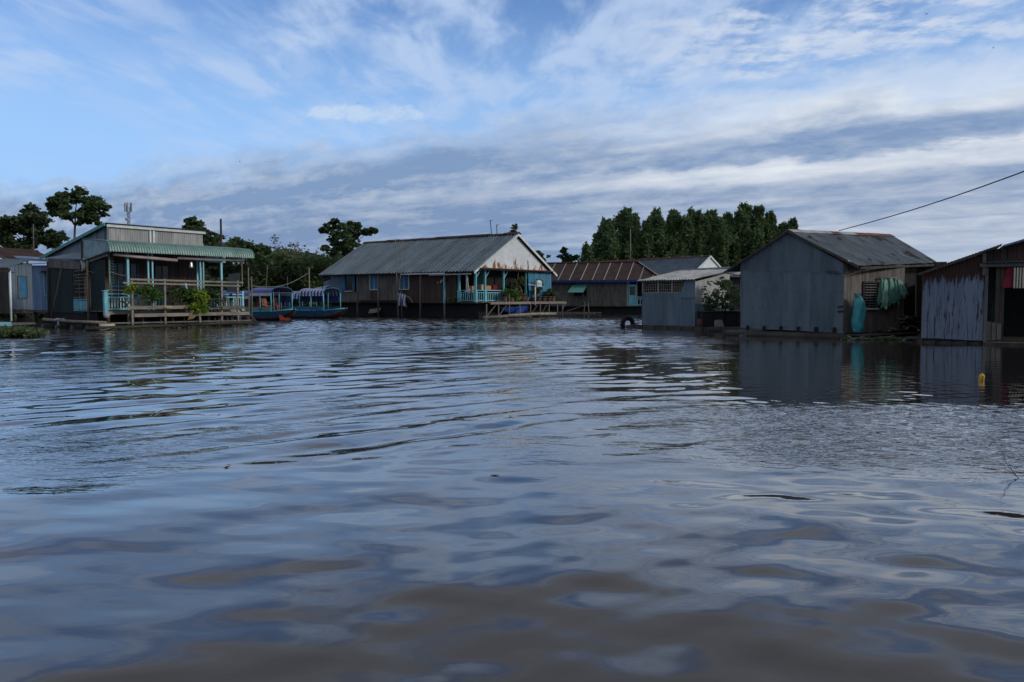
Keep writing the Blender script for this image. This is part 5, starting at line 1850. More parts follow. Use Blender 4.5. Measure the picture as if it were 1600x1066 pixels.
def small_shed():
    t = thing('tin_shed', 'small tin shed with three lattice windows under a pale mono pitch roof', 'shed', SA, SR)
    L, Dp = 3.34, 3.0
    z0 = .2
    M().box(-.5, L + 3.4, -.25, Dp + .2, .04, .14).build('raft_deck', MT['wet_wood'], t)
    for k in range(3):
        M().tube([(-.9, -.1 + k * 1.2, .0), (L + 2.8, -.1 + k * 1.2, .02)], .16, 8).build('raft_log', MT['wet_wood'], t, True)
    for k in range(9):
        M().box(-.45 + k * .8, .3 + k * .8, -.34, -.26, .0, .2).build('edge_plank', MT['wood_dark'], t)
    for i in range(4):
        a, b = L * i / 4, L * (i + 1) / 4 + .03
        m = M()
        m.corr((a, -.012 - .006 * (i % 2), z0 - .05 * (i == 3)), (b, -.012 - .006 * (i % 2), z0), (b, -.012, 1.86), (a, -.012, 1.86), .09, .012, wob=.006)
        m.build('wall_sheet', MT['tin_shed'], t)
    M().slab((L * .72, -.05, 1.62), (L + .05, -.05, 1.62), (L + .05, -.05, 2.5), (L * .83, -.05, 2.5), .02).build('patch_sheet', MT['tin_shed'], t)
    # lattice windows
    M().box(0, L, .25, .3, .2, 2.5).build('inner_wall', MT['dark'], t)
    for (a, b) in ((.12, 1.0), (1.12, 1.9), (1.98, 2.62)):
        m = M()
        m.box(a, b, 0, .06, 1.86, 1.92)
        m.box(a, b, 0, .06, 2.42, 2.5)
        wn = m.build('window', MT['wood_pale'], t)
        for k in range(7):
            x = a + (b - a) * k / 6
            M().box(x - .017, x + .017, .012, .045, 1.92, 2.42).build('lattice_bar', MT['wood_pale'], wn)
        for k in range(1, 4):
            z = 1.92 + .5 * k / 4
            M().box(a, b, -.008, .012, z - .015, z + .015).build('lattice_bar', MT['wood_pale'], wn)
    for x in (.04, 1.06, 1.94):
        M().box(x - .04, x + .04, -.02, .06, 1.86, 2.56).build('post', MT['clad_cream'], t)
    # right wall: pale fibre board above, dark tin below
    x = L
    for i in range(3):
        a, b = Dp * i / 3, Dp * (i + 1) / 3
        M().slab((x + .012, a + .01, 1.3), (x + .012, b - .01, 1.3), (x + .012, b - .01, 2.42 + .5 * (b / Dp)), (x + .012, a + .01, 2.42 + .5 * (a / Dp)), .02).build('wall_board', MT['clad_cream'], t)
        m = M()
        m.corr((x + .02, a, .2), (x + .02, b, .2), (x + .02, b, 1.32), (x + .02, a, 1.32), .09, .01)
        m.build('wall_sheet', MT['tin_shed'], t)
    M().box(0, .05, .05, Dp, .2, 2.7).build('side_wall', MT['wood_dark'], t)
    M().box(0, L, Dp - .05, Dp, .2, 2.8).build('back_wall', MT['wood_dark'], t)
    # roof of four wavy sheets
    for i in range(4):
        a, b = -.12 + (L + .3) * i / 4, -.12 + (L + .3) * (i + 1) / 4 + .04
        m = M()
        m.corr((a, -.32, 2.52 + .006 * (i % 2)), (b, -.32, 2.52 + .006 * (i % 2)), (b, Dp + .35, 3.10), (a, Dp + .35, 3.12), .18, .026)
        m.build('roof_sheet', MT['tin_white'], t)
    # tyre fender
    p = on_water(981, 43.5, 0)
    o = thing('tyre', 'black rubber tyre fender half sunk at the left end of the small tin shed raft', 'tyre', p + Vector((0, 0, .18)), .5)
    pr = M()
    vs_, fs_ = [], []
    for i in range(24):
        th = 2 * math.pi * i / 24
        for j in range(10):
            ph = 2 * math.pi * j / 10
            r_ = .34 + .12 * math.cos(ph)
            vs_.append((r_ * math.cos(th), .13 * math.sin(ph), r_ * math.sin(th)))
    for i in range(24):
        for j in range(10):
            a, b = i, (i + 1) % 24
            c, d = j, (j + 1) % 10
            fs_.append((a * 10 + c, b * 10 + c, b * 10 + d, a * 10 + d))
    pr.add(vs_, fs_).build('tread', MT['rubber'], o, True)
    m = M()
    for i in range(24):
        th = 2 * math.pi * (i + .5) / 24
        m.beam((.455 * math.cos(th), -.1, .455 * math.sin(th)), (.455 * math.cos(th), .1, .455 * math.sin(th)), .03)
    m.build('lug', MT['rubber'], o)
    o = M().lathe([(0, 0), (.2, 0), (.24, .1), (.22, .42), (.2, .42), (.19, .1), (0, .06)]).build('bucket', MT['red_dull'], None, True, SA + Matrix.Rotation(SR, 3, 'Z') @ Vector((3.75, .0, .16)))
    tag(o, 'dull red bucket standing at the right corner of the small tin shed', 'bucket')
    # vine bush between the sheds, over a dark pontoon
    c0 = on_water(1128, 39.5)
    t2 = thing('vine_bush', 'tangled leafy vine bush growing between the small shed and the grey tin house', 'bush', c0 + Vector((0, 0, .9)))
    lob = [(-.5, .3, .9, .45, .4, .5), (0, 0, 1.0, .5, .4, .55), (.5, .2, .9, .45, .4, .5), (-.2, 0, .45, .5, .4, .35), (.4, -.1, .45, .5, .4, .3), (-.55, .2, .3, .3, .3, .4), (.1, .2, 1.45, .3, .3, .3)]
    cc, sp = lobe_clumps(lob, 9)
    foliage_part('foliage', t2, cc, sp, 1500, .10, LF['broad'])
    m = M()
    for (x, y, z, *_r) in lob:
        m.tube([(x * .2, y * .2, -.1), (x * .6, y * .6, z * .5), (x, y, z)], .025, 5, .01)
    m.build('stem', MT['bark'], t2)
    t3 = thing('pontoon', 'dark low pontoon box under the vine bush', 'pontoon', c0)
    for k in range(4):
        M().box(-1.0 + k * .55, -.48 + k * .55, -.3, 1.2, -.2, .92).build('panel', MT['dark'], t3)
    M().box(-1.05, 1.3, -.35, 1.25, .93, .98).build('lid', MT['wood_dark'], t3)
    o = M().slab((0, 0, 0), (.5, 0, .02), (.42, .2, .38), (.06, .2, .36), .03).build('crate_lid', MT['wood_grey'], None, False, c0 + Vector((-.55, -.75, .18)))
    tag(o, 'greyish board propped on the raft before the dark pontoon', 'board')
    o = M().tube([(-1.1, 0, 0), (1.2, .1, .02)], .16, 8).build('raft_log', MT['wet_wood'], None, True, c0 + Vector((0.2, -.9, .06)))
    tag(o, 'wet dark log linking the two rafts below the vine bush', 'log')


small_shed()


# ================================================================== RIGHT: GREY TIN HOUSE
def house_tin():
    FL, FR = at(1157, 512, 34.6), at(1316, 521, 32.0)          # foot of the front wall
    TL, TR = at(1157, 407, 34.6), at(1316, 410.5, 32.0)
    AP = at(1232, 361.5, 33.4)
    BR, TB = at(1412, 517, 34.2), at(1412, 412, 34.2)          # far end of the boarded side wall
    base = Vector((FL.x, FL.y, 0))
    t = thing('tin_house', 'large grey blue corrugated tin house with a slate grey roof', 'house', base)
    L_ = lambda p: p - base
    ux = (FR - FL)
    nf = Vector((ux.y, -ux.x, 0)).normalized()
    if nf.y > 0:
        nf = -nf
    S = lambda a, b, f: a + (b - a) * f
    cuts = [0, .21, .43, .69, .915, 1.0]
    def top(f):
        fa = (AP - TL).dot(ux) / ux.dot(ux)
        if f <= fa:
            return S(TL, AP, f / fa)
        return S(AP, TR, (f - fa) / (1 - fa))
    fa = (AP - TL).dot(ux) / ux.dot(ux)
    seam = .865
    for i in range(5):
        f0, f1 = cuts[i], cuts[i + 1]
        e = .004 + .005 * (i % 2)
        a, b = S(FL, FR, f0) + nf * e, S(FL, FR, f1 + .006) + nf * e
        c, d = S(TL, TR, f1 + .006), S(TL, TR, f0)
        c = b + Vector((0, 0, (c.z - b.z) * seam))
        d = a + Vector((0, 0, (d.z - a.z) * seam))
        m = M()
        m.corr(L_(a), L_(b), L_(c), L_(d), .076, .0055, rows=5, wob=.005)
        sh = m.build('wall_sheet', MT['tin_blue'], t)
        nm = M()
        for r in range(4):
            for k in range(4):
                if random.random() < .75:
                    q = S(S(a, b, (k + .5) / 4), S(d, c, (k + .5) / 4), .06 + r * .3) + nf * .012 + Vector((random.uniform(-.04, .04), 0, random.uniform(-.03, .03)))
                    nm.beam(L_(q), L_(q + nf * .014), .026)
        nm.build('nail_head', MT['rubber'], sh)
    up = sorted(set([0, .3, fa, .72, 1.0]))
    for i in range(len(up) - 1):
        f0, f1 = up[i], up[i + 1]
        e = .016 + .005 * (i % 2)
        a = S(FL, FR, f0)
        b = S(FL, FR, f1)
        a = Vector((a.x, a.y, a.z + (S(TL, TR, f0).z - a.z) * (seam - .012))) + nf * e
        b = Vector((b.x, b.y, b.z + (S(TL, TR, f1).z - b.z) * (seam - .012))) + nf * e
        c, d = top(f1), top(f0)
        c = Vector((b.x, b.y, c.z - .03))
        d = Vector((a.x, a.y, d.z - .03))
        m = M()
        m.corr(L_(a), L_(b), L_(c), L_(d), .076, .009)
        m.build('gable_sheet', MT['tin_blue'], t)
    # dark body behind the skin
    inn = -nf * .06
    m = M()
    m.prism([L_(FL + inn), L_(FR + inn), L_(TR + inn), L_(AP + inn - Vector((0, 0, .05))), L_(TL + inn)], -nf * .05)
    m.build('wall_frame', MT['wood_dark'], t)
    # boarded side wall
    us = BR - FR
    ns_ = Vector((us.y, -us.x, 0)).normalized()
    plank_wall(t, L_(Vector((FR.x, FR.y, 0)) - ns_ * .02), L_(Vector((S(FR, BR, .30).x, S(FR, BR, .30).y, 0)) - ns_ * .02), FR.z, 3, MT['wood_grey'], .26, zt=lambda f: TR.z)
    plank_wall(t, L_(Vector((S(FR, BR, .52).x, S(FR, BR, .52).y, 0)) - ns_ * .02), L_(Vector((BR.x, BR.y, 0)) - ns_ * .02), FR.z, 3, MT['wood_grey'], .26, zt=lambda f: TR.z)
    wl, wr = S(FR, BR, .30), S(FR, BR, .52)
    zl, zh = at(1352, 481, 32.9).z, at(1352, 441, 32.9).z
    plank_wall(t, L_(Vector((wl.x, wl.y, 0)) - ns_ * .02), L_(Vector((wr.x, wr.y, 0)) - ns_ * .02), FR.z, zl, MT['wood_grey'], .26)
    plank_wall(t, L_(Vector((wl.x, wl.y, 0)) - ns_ * .02), L_(Vector((wr.x, wr.y, 0)) - ns_ * .02), zh, TR.z, MT['wood_grey'], .26)
    wp = L_(Vector((wl.x, wl.y, zl)))
    dw = us.normalized()
    wn = window(t, wp + dw * .02, dw, (wr - wl).length - .04, zh - zl, ns_ , MT['wood_dark'], MT['glass_dark'], 1, 0, sill=MT['white'])
    lv = M()
    lvm = M().beam((0, 0, 0), ((wr - wl).length - .16, 0, 0), .05, .012).mesh('louvre', MT['clad_cream'])
    for k in range(9):
        pz = wp + dw * .08 + ns_ * .05 + Vector((0, 0, .08 + k * (zh - zl - .14) / 8.4))
        piece('louvre', lvm, wn, pz, (0, 0, math.atan2(dw.y, dw.x)))
    wi = -ns_ * .12
    m = M()
    m.slab(L_(Vector((FR.x, FR.y, TR.z - .1)) + wi), L_(Vector((BR.x, BR.y, TR.z - .1)) + wi), L_(Vector((BR.x, BR.y, TR.z + .06)) + wi), L_(Vector((FR.x, FR.y, TR.z + .06)) + wi), .03)
    m.build('wall_head', MT['wood_dark'], t)
    # back part: dark opening then the far wall
    ER_, ET = at(1442, 516, 35.6), at(1442, 413, 35.6)
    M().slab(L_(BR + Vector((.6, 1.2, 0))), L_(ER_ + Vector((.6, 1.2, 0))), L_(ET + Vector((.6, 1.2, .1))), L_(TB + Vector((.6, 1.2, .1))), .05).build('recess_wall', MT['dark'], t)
    BL = FL + (BR - FR) * 1.75
    FBR = FR + (BR - FR) * 1.75
    M().slab(L_(FL), L_(BL), L_(Vector((BL.x, BL.y, TL.z))), L_(TL), -.05).build('far_side_wall', MT['tin_shed'], t)
    M().slab(L_(BL), L_(FBR), L_(Vector((FBR.x, FBR.y, TL.z))), L_(Vector((BL.x, BL.y, TL.z))), .05).build('back_wall', MT['wood_dark'], t)
    # roof
    R0, R1 = at(1231, 359.5, 33.25), at(1391, 367, 38.2)          # ridge
    E0, E1 = at(1341, 415.5, 31.6), at(1465, 411, 36.4)           # right eave
    Wl0 = at(1131, 425, 34.9)                                      # left eave, front
    Wl1 = Wl0 + (R1 - R0)
    k = 7
    for i in range(k):
        f0, f1 = i / k, (i + 1) / k + .012
        dz = Vector((0, 0, .004 + .006 * (i % 2)))
        m = M()
        m.corr(L_(S(E0, E1, f0) + dz), L_(S(E0, E1, f1) + dz), L_(S(R0, R1, f1) + dz), L_(S(R0, R1, f0) + dz), .076, .008, rows=3, wob=.012)
        m.build('roof_sheet', MT['roof_slate'], t)
    for i in range(5):
        f0, f1 = i / 5, (i + 1) / 5
        m = M()
        m.corr(L_(S(Wl0, Wl1, f1)), L_(S(Wl0, Wl1, f0)), L_(S(R0, R1, f0)), L_(S(R0, R1, f1)), .076, .008)
        m.build('roof_sheet', MT['roof_slate'], t)
    # ridge caps: first pale tin, then rusted
    for i, (f0, f1) in enumerate(((0, .2), (.19, .36), (.35, .46), (.45, .6), (.59, .76), (.75, .88), (.87, 1.0))):
        a, b = S(R0, R1, f0), S(R0, R1, f1)
        q = E0 - R0
        q = Vector((q.x, q.y, q.z)).normalized() * .26
        w_ = Wl0 - R0
        w_ = w_.normalized() * .26
        h = Vector((0, 0, .035 + .006 * (i % 2)))
        m = M()
        m.slab(L_(a + h + q), L_(b + h + q), L_(b + h), L_(a + h), .012)
        m.slab(L_(a + h), L_(b + h), L_(b + h + w_), L_(a + h + w_), .012)
        m.build('ridge_cap', MT['tin_white'] if i in (0, 1, 3) else MT['rust_bright'], t)
    # barge edges and rafters
    M().slab(L_(E0 - Vector((0, 0, .10))), L_(R0 - Vector((0, 0, .10))), L_(R0 + Vector((0, 0, .0))), L_(E0 + Vector((0, 0, .0))), .04).build('barge_board', MT['wood_dark'], t)
    M().slab(L_(R0 - Vector((0, 0, .10))), L_(Wl0 - Vector((0, 0, .08))), L_(Wl0), L_(R0), .04).build('barge_board', MT['wood_dark'], t)
    ez = Vector((0, 0, -.09))
    M().beam(L_(S(E0, E1, .02) + ez), L_(S(E0, E1, .98) + ez), .07, .09).build('eave_beam', MT['wood_dark'], t)
    for f in (.1, .35, .6, .85):
        M().beam(L_(S(E0, E1, f) + ez), L_(S(R0, R1, f) + ez * 1.2), .07, .09).build('rafter', MT['wood_dark'], t)
    M().beam(L_(TR + Vector((.05, -.05, -.55))), L_(S(E0, E1, .12) + ez), .05).build('eave_strut', MT['wood_pale'], t)
    M().beam(L_(TL + Vector((-.05, -.02, -.65))), L_(Wl0 + Vector((.15, .1, -.05))), .05).build('eave_strut', MT['wood_pale'], t)
    M().beam(L_(S(FL, FR, .86) + nf * .08 + Vector((0, 0, 2.45))), L_(FR + nf * .08 + dw * .15 + Vector((0, 0, 2.42))), .06, .09).build('wall_rail', MT['wood_dark'], t)
    hm = M()
    for z in (1.05, .86):
        q = S(FL, FR, .955) + nf * .04 + Vector((0, 0, z))
        hm.beam(L_(q), L_(q + ux.normalized() * .24 + Vector((0, 0, .03))), .05)
    hm.build('latch', MT['rubber'], t)
    # raft
    m = M()
    for k in range(3):
        o = -nf * (k * 1.4 - .25)
        M().tube([L_(FL + o - ux * .12 - Vector((0, 0, FL.z - .03))), L_(FR + o + ux * .06 - Vector((0, 0, FR.z - .03)))], .19, 9).build('raft_log', MT['wet_wood'], t, True)
    for k in range(9):
        a = S(FL, FR, -.05 + k * .118)
        b = S(FL, FR, -.05 + k * .118 + .10)
        M().slab(L_(Vector((a.x, a.y, .16)) + nf * .32), L_(Vector((b.x, b.y, .16)) + nf * .32), L_(Vector((b.x, b.y, .19)) - nf * .3), L_(Vector((a.x, a.y, .19)) - nf * .3), .05).build('deck_plank', MT['wood_dark'], t)
    for k in range(6):
        a = S(FL, FR, .08 + k * .17) + nf * .05
        M().beam(L_(Vector((a.x, a.y, .15))), L_(Vector((a.x, a.y, FL.z + .1))), .1).build('foot_block', MT['rubber'], t)
    # side deck
    for k in range(4):
        off = -ns_ * (-.05) + ns_ * (.18 + k * .22)
        M().slab(L_(FR + off + Vector((0, 0, -.02))), L_(ER_ + off + Vector((0, 0, -.02))), L_(ER_ + off + ns_ * .2 + Vector((0, 0, -.02))), L_(FR + off + ns_ * .2 + Vector((0, 0, -.02))), -.06).build('side_plank', MT['wood_dark'], t)
    for f in (.02, .3, .55, .8, 1.0):
        a = S(FR, ER_, f) + ns_ * .9
        M().beam(L_(Vector((a.x, a.y, -.3))), L_(Vector((a.x, a.y, a.z - .06))), .11).build('deck_leg', MT['wood_dark'], t)
    for k in range(3):
        o = ns_ * (.9 - k * .9)
        M().tube([L_(Vector((FR.x, FR.y, .0)) + o), L_(Vector((ER_.x, ER_.y, .02)) + o)], .17, 8).build('raft_log', MT['wet_wood'], t, True)

    # ---- loose things on the side deck
    a = S(FR, BR, .11) + ns_ * .38
    o = thing('sack', 'tall full teal plastic sack standing upright by the tin house corner', 'sack', Vector((a.x, a.y, FR.z - .01)), math.atan2(dw.y, dw.x))
    vs_, fs_ = [], []
    pz_ = [(0, .02), (.06, .2), (.25, .245), (.6, .27), (.95, .27), (1.2, .245), (1.38, .20), (1.47, .15), (1.56, .16)]
    prof = []
    for (za, ra), (zb_, rb_) in zip(pz_[:-1], pz_[1:]):
        prof += [(za + (zb_ - za) * q / 3, ra + (rb_ - ra) * q / 3) for q in range(3)]
    prof.append(pz_[-1])
    K = 24
    for (z, r_) in prof:
        for j in range(K):
            th = 2 * math.pi * j / K
            rr = r_ * (1 + .07 * math.sin(3 * th + z * 4) + .06 * math.sin(5 * th - z * 7) + .035 * math.sin(z * 17 + 2 * th) + .03 * math.sin(9 * th + z * 11))
            pinch = .75 if z > 1.3 else 1
            vs_.append((rr * math.cos(th) + .03 * z * math.sin(z * 2) - (.07 if z > 1.45 else 0), rr * .85 * pinch * math.sin(th), z + (.05 * math.cos(2 * th) if z > 1.45 else 0)))
    for r_ in range(len(prof) - 1):
        for j in range(K):
            j2 = (j + 1) % K
            fs_.append((r_ * K + j, r_ * K + j2, (r_ + 1) * K + j2, (r_ + 1) * K + j))
    fs_.append(tuple(range(K))[::-1])
    M().add(vs_, fs_).build('body', MT['teal_sack'], o, True)
    M().tube([(.0, .1, 1.44), (.0, -.1, 1.44), (-.02, -.11, 1.40)], .03, 6).build('tie', MT['rope'], o, True)
    # bunch of green sacks hung on the wall
    c = S(FR, BR, .62) + ns_ * .16
    t2 = thing('hanging_sacks', 'row of green mesh sacks hanging in folds from the boarded wall', 'sacks', Vector((c.x, c.y, 0)), math.atan2(dw.y, dw.x))
    zt, zb = at(1385, 435, 33.5).z, at(1385, 477, 33.5).z
    spec = [(-.30, .17, .95, 0), (-.14, .20, 1.03, 0), (.04, .19, 1.0, 0), (.2, .2, .98, .03), (.36, .2, .92, .08), (.5, .2, .84, .16), (.62, .2, .72, .26), (.76, .22, .66, .34), (.92, .2, .55, .38)]
    for k, (x0, w, hh, sw) in enumerate(spec):
        ln = (zt - zb) * hh
        vs_, fs_ = [], []
        K_ = 22
        for r in range(12):
            h = r / 11
            for j in range(K_):
                th = 2 * math.pi * j / K_
                rr = w * (.30 + .80 * h ** .7) * (1 - .35 * max(0, h - .8) / .2)
                fold = 1 + .30 * math.sin(5 * th + k * 2.1 + h * .8) + .12 * math.sin(9 * th - k + h * 5) + .10 * math.sin(h * 19 + k * 3 + 2 * th)
                vs_.append((x0 + rr * fold * math.cos(th) + sw * h, rr * .6 * fold * math.sin(th) - .05 * (k % 2), zt - ln * h * (1 + .07 * math.sin(3 * th + k)) - .05 * (k % 3)))
        for r in range(11):
            for j in range(K_):
                j2 = (j + 1) % K_
                fs_.append((r * K_ + j, (r + 1) * K_ + j, (r + 1) * K_ + j2, r * K_ + j2))
        fs_.append(tuple(11 * K_ + j for j in range(K_)))
        M().add(vs_, fs_).build('sack', MT['pale_sack' if k in (1, 4, 7, 8) else 'green_sack'], t2, True)
    M().tube([(-.45, .05, zt + .02), (.95, .05, zt + .03)], .025, 6).build('rail', MT['wood_grey'], t2, True)
    # firewood pile
    c = S(FR, ER_, .60) + ns_ * .45
    t3 = thing('wood_pile', 'heap of dark split firewood sticks lying on the side deck', 'firewood', Vector((c.x, c.y, FR.z)), math.atan2(dw.y, dw.x))
    sm = [M().tube([(-.55, 0, 0), (0, .02, .02), (.6, 0, 0)], r_, 6).mesh('stick', MT['wood_grey' if i == 1 else 'wood_brown'], True) for i, r_ in enumerate((.035, .045, .03))]
    for k in range(46):
        z = random.uniform(.03, .12) if k < 20 else random.uniform(.1, .62)
        x = random.uniform(-1.5, .7) if k < 20 else random.uniform(-.35, .75) * (1.15 - z)
        piece('stick', sm[k % 3], t3, (x + (.35 if k >= 20 else 0), random.uniform(-.3, .3), z), (random.uniform(-.1, .1), random.uniform(-.15, .3), random.uniform(-.35, .35)))
    # tied green bag at the right
    c = S(FR, ER_, .95) + ns_ * .3
    t4 = thing('bag', 'dark green bag with a pale flap lying at the right end of the side deck', 'bag', Vector((c.x, c.y, FR.z)), math.atan2(dw.y, dw.x))
    M().lathe([(.0, 0), (.45, .02), (.55, .2), (.48, .42), (.28, .56), (0, .6)], (0, 0, 0), 14).build('body', MT['net'], t4, True)
    M().slab((-.05, -.42, .58), (.2, -.46, .56), (.55, -.5, .18), (.38, -.55, .1), .03).build('flap', MT['pale_sack'], t4)
    # hoop tent: dark canvas with a red rim
    c = at(1432, 480, 36.6)
    t5 = thing('hoop_cover', 'dark round canvas cover with a dull red rim standing behind the side deck', 'cover', Vector((c.x, c.y, 0)))
    rad = .95
    zc = at(1432, 450, 36.6).z
    M().lathe([(0, 0), (rad, 0), (rad, .04), (0, .04)], (0, 0, 0), 24).build('canvas', MT['net'], t5)
    t5.children[0].rotation_euler = (math.pi / 2, 0, 0)
    t5.children[0].location = (-.3, 0, zc)
    M().tube([(rad * math.cos(q) - .3, -.06, zc + rad * math.sin(q)) for q in np.linspace(-2.2, 1.0, 20)], .035, 6).build('rim', MT['red_dull'], t5, True)
    # rope into the water
    a = FR + nf * .1 + Vector((.05, 0, .0))
    b = on_water(1363, 30.0, -.02)
    m = M().tube([a + (b - a) * f + Vector((0, 0, -.08 * math.sin(math.pi * f))) for f in np.linspace(0, 1, 9)], .022, 6)
    o = m.build('mooring_rope', MT['rope'], None, True)
    tag(o, 'pale mooring rope running from the tin house corner down to the water', 'rope')
    # cable
    a, b = at(1311, 360.5, 35.5), at(1600, 257, 22.0)
    b2 = a + (b - a) * 1.5
    o = M().tube([a + (b2 - a) * f + Vector((0, 0, -.22 * math.sin(math.pi * f))) for f in np.linspace(0, 1, 24)], .018, 6).build('power_cable', MT['cable'], None, True)
    tag(o, 'thin black power cable sloping down to the tin house ridge', 'cable')


house_tin()


# ================================================================== FAR RIGHT: RUST STREAKED SHED
def house_right():
    base = on_water(1441, 29.0)
    s = 29.0 / F
    Rz = R(-28)
    t = thing('rusty_house', 'rust streaked blue grey tin house with a dark open porch at the right edge', 'house', base, Rz)
    W = 1.91
    kv = lambda a, b, c: Matrix.Rotation(Rz, 3, 'Z') @ Vector((a, b, c))
    for i in range(3):
        a, b = W * i / 3, W * (i + 1) / 3 + .02
        e = -.005 * (i % 2)
        za, zb = 2.46 + .375 * a, 2.46 + .375 * b
        m = M()
        m.corr((a, e, .13 + random.uniform(-.02, .05)), (b, e, .13 + random.uniform(-.03, .04)), (b, e, zb), (a, e, za), .105, .014, rows=4, wob=.006)
        m.build('wall_sheet', MT['peel'], t)
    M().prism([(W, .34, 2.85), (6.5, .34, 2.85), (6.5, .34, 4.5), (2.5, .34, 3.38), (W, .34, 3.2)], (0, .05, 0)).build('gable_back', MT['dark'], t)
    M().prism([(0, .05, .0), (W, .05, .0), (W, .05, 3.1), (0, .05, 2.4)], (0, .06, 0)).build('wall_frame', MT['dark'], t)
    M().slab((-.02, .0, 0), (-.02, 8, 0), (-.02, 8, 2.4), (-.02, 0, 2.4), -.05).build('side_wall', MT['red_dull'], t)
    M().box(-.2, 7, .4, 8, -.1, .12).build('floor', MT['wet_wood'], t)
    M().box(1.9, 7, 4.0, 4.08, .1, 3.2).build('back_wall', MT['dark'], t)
    # corner post and door recess
    M().box(W + .02, W + .12, -.05, .06, .0, 2.75).build('corner_post', MT['wood_grey'], t)
    M().box(W + .14, 2.45, .5, .56, .1, 2.7).build('door', MT['net'], t)
    for k in range(2):
        M().box(2.26 + k * .14, 2.385 + k * .14, .02 + .01 * k, .05 + .01 * k, .15, 2.7).build('plank', MT['wood_dark'], t)
    for k in range(3):
        M().box(2.03 + k * .15, 2.16 + k * .15, -.06, -.03, .12 + .02 * k, .78 - .03 * k).build('lower_board', MT['wood_grey'], t)
    M().box(1.76, 6.5, -.16, -.06, 2.68, 2.80).build('beam', MT['wood_grey'], t)
    m = M()
    m.corr((1.85, -.28, 2.82), (6.5, -.28, 2.82), (6.5, .5, 2.96), (1.85, .5, 2.96), .12, .018)
    m.build('porch_sheet', MT['roof_grey'], t)
    M().box(1.84, 1.94, -.1, .0, 2.4, 3.15).build('king_post', MT['wood_grey'], t)
    plank_wall(t, (1.95, .3, 0), (2.6, .3, 0), 2.9, 3.3, MT['wood_dark'], .25, zt=lambda f: 3.2 + .2 * f)
    plank_wall(t, (2.6, .28, 0), (6.4, .28, 0), 2.9, 3.5, MT['red_dull'], .28, zt=lambda f: 3.38 + f * 1.1)
    # left roof slope: sheets running back
    e0, e1 = Vector((-.16, -.2, 2.49)), Vector((2.38, -.2, 3.45))
    for i in range(4):
        f0, f1 = i / 4, (i + 1) / 4 + .01
        a, b = e0.lerp(e1, f0), e0.lerp(e1, f1)
        bk = Vector((0, 7.5, .0))
        m = M()
        m.corr(a + bk, a, b, b + bk, .076, .01) if False else m.corr(a, b, b + bk, a + bk, .105, .014)
        m.build('roof_sheet', MT['roof_slate'], t)
    M().slab(e0 - Vector((0, .02, .07)), e1 - Vector((0, .02, .07)), e1 + Vector((0, -.02, .0)), e0 + Vector((0, -.02, .0)), .05).build('barge_board', MT['wood_dark'], t)
    M().slab((2.45, -.3, 3.42), (6.6, -.3, 4.75), (6.6, 6.5, 4.8), (2.45, 6.5, 3.46), .06).build('upper_roof', MT['tin_bright'], t)
    for k in range(5):
        M().tube([(-.1 + k * .5, .12 + .04 * (k % 2), -.02), (.45 + k * .5, .1, -.0)], .11, 8).build('sill_log', MT['wet_wood'], t, True)  # dark logs stand in for the shadow under the wall
    M().box(1.95, 6.5, -.5, .4, .0, .08).build('porch_deck', MT['wood_dark'], t)
    # cloths hanging in the porch
    o = M().prism([(0, 0, 0), (.34, 0, .02), (.34, 0, .76), (.14, 0, .78)], (0, .03, 0)).build('red_cloth', MT['red_cloth'], None, False, base + kv(2.44, -.05, 1.95), )
    o.rotation_euler = (0, 0, Rz)
    tag(o, 'dark red cloth hanging from the porch beam at the right edge', 'cloth')
    vs_, fs_ = [], []
    for r in range(6):
        for c in range(21):
            f, h = c / 20, r / 5
            vs_.append((1.0 * f, -.02 + .02 * math.sin(f * 30), -.70 * h))
    for r in range(5):
        for c in range(20):
            i = r * 21 + c
            fs_.append((i, i + 21, i + 22, i + 1))
    o = M().add(vs_, fs_).build('striped_cloth', MT['stripe_cloth'], None, True, base + kv(2.74, -.1, 2.64))
    o.rotation_euler = (0, 0, Rz)
    tag(o, 'cream and black striped cloth hanging beside the red one', 'cloth')
    return t


house_right()


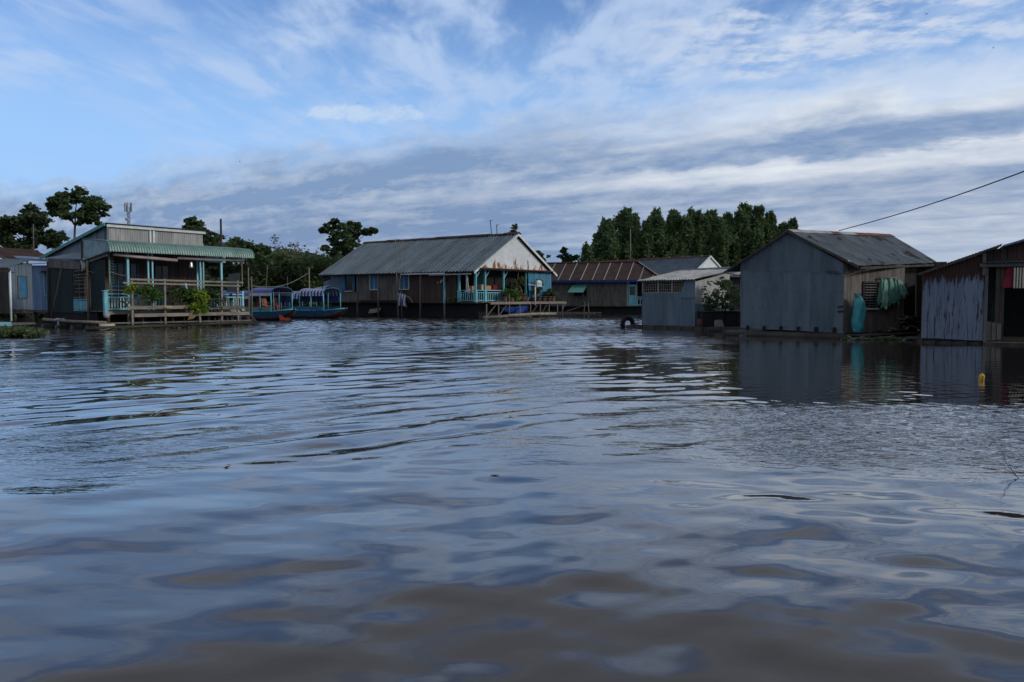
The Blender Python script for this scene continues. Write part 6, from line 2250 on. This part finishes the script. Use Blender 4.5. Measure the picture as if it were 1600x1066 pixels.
# ================================================================== SMALL THINGS ON THE WATER
def on_river():
    p = on_water(1537, 15.6, 0)
    p.z = wz(p.x, p.y)
    t = thing('yellow_float', 'small yellow float with dark bands bobbing at the right', 'float', p, .3)
    t.rotation_euler = (.05, .08, .3)
    t.scale = (.66, .66, .66)
    M().lathe([(0, -.06), (.06, -.05), (.075, .0), (.078, .1), (.07, .16), (.05, .185), (0, .19)], (0, 0, 0), 16).build('body', MT['yellow'], t, True)
    for a in (-.3, .95):
        m = M()
        m.tube([(.078 * math.sin(a + .12 * math.sin(z * 60)), -.078 * math.cos(a + .12 * math.sin(z * 60)), z) for z in np.linspace(-.03, .15, 12)], .009, 6)
        m.build('band', MT['rubber'], t, True)
    M().tube([(0, 0, .18), (0, 0, .22)], .022, 8).build('cap', MT['yellow'], t, True)
    rr = random.Random(3)
    def twig(px, Y, h, lab, n=7, lean=(.3, 0)):
        p = on_water(px, Y, 0)
        m = M()
        def br(a, d, L, r, k):
            pts = [a]
            q = a
            for i in range(4):
                d = (d + Vector((rr.uniform(-.35, .35), rr.uniform(-.35, .35), rr.uniform(-.15, .3)))).normalized()
                q = q + d * L / 4
                pts.append(q)
                if k and i in (1, 2):
                    br(q, (d + Vector((rr.uniform(-1, 1), rr.uniform(-.6, .6), rr.uniform(-.5, .4)))).normalized(), L * .55, r * .6, k - 1)
            m.tube(pts, r, 5, r * .5)
        br(Vector((0, 0, -.08)), Vector((lean[0], lean[1], 1)).normalized(), h, .0045, 3)
        o = m.build('dead_twig', MT['cable'], None, False, p)
        tag(o, lab, 'twig')
    twig(1614, 5.45, .13, 'bare dark twig sticking out of the water at the right edge, nearer one', lean=(-.8, 0))
    twig(1616, 7.0, .26, 'bare dark twig sticking out of the water at the right edge, farther one', lean=(-.6, .3))
    for (px, Y, L, lab) in ((773, 7.15, .085, 'bent dry leaf drifting in the middle of the river'),):
        m = M()
        m.prism([(-L / 2, 0, .004), (-L * .1, -.016, .002), (L / 2, -.006, .006), (L * .1, .016, .003)], (0, 0, .004))
        p = on_water(px, Y, 0)
        o = m.build('drifting_leaf', MT['wood_dark'], None, False, (p.x, p.y, wz(p.x, p.y)))
        tag(o, lab, 'leaf')
    for i, (px, py, Y, lab) in enumerate(((559, 161, 60, 'tiny dark bird flying beside the small white cloud'), (375, 253, 70, 'tiny dark bird flying above the edge of the grey cloud bank'), (1448, 22, 60, 'tiny dark bird high at the upper right of the sky'), (1552, 75, 60, 'tiny dark bird by the bright cloud edge at the far right'))):
        t = thing('bird', lab, 'bird', at(px, py, Y), i * 1.3, 'birds in the sky')
        t.rotation_euler = (.4, .3, i * 1.3)
        M().lathe([(0, -.11), (.02, -.09), (.032, 0), (.02, .07), (0, .1)], (0, 0, 0), 8).build('body', MT['cable'], t, True)
        t.children[0].rotation_euler = (math.pi / 2, 0, 0)
        t.scale = (.65, .65, .65)
        for s_ in (-1, 1):
            M().slab((0, -.04, .01), (s_ * .12, -.02, .06), (s_ * .2, .06, .04), (0, .05, .01), .008 * s_).build('wing', MT['cable'], t)

    for (px, Y, L, r_, a_, lab) in ((1345, 30.6, 1.1, .05, .3, 'short bent driftwood stick caught below the teal sack'), (1395, 31.4, 1.6, .07, -.2, 'long dark driftwood branch caught below the firewood heap'), (1425, 30.6, .9, .05, .5, 'stubby driftwood piece near the rust streaked wall'),
                                   (1180, 34.0, 1.3, .05, .1, 'dark driftwood branch along the raft of the tin house, left part'), (1075, 40.2, 1.0, .05, -.3, 'driftwood stick drifting before the small tin shed'), (150, 39.5, 1.2, .05, .4, 'driftwood stick beside the round pale basin')):
        o = M().tube([(-L / 2, 0, .0), (-L * .1, .08, .05), (L * .25, .02, .03), (L / 2, .12, .1)], r_, 7, r_ * .5).tube([(-L * .1, .08, .05), (.05, -.2, .16)], r_ * .6, 6, r_ * .2).build('driftwood', MT['wood_grey'], None, True, on_water(px, Y, .0))
        o.rotation_euler = (0, 0, a_)
        tag(o, lab, 'driftwood', 'driftwood along the rafts')
    cc, sp = [], []
    for i in range(46):
        px = rng.uniform(1325, 1438)
        p = on_water(px, 31.0 + rng.uniform(-.3, .5))
        cc.append((p.x, p.y, .03))
        sp.append((.16, .12, .03))
    for i in range(26):
        p = on_water(rng.uniform(196, 372), 39.6)
        q = hl(rng.uniform(-.5, 7.8), -1.35 + rng.uniform(-.12, .1), .02)
        cc.append(tuple(q))
        sp.append((.14, .14, .03))
    v, q = leaf_cloud(cc, sp, 1300, .09, flat=.3)
    o = bpy.data.objects.new('floating_weed', np_mesh('floating_weed', v, q, LF['bank']))
    C.objects.link(o)
    tag(o, 'sparse floating weed and scum caught along the rafts', kind='stuff')


on_river()
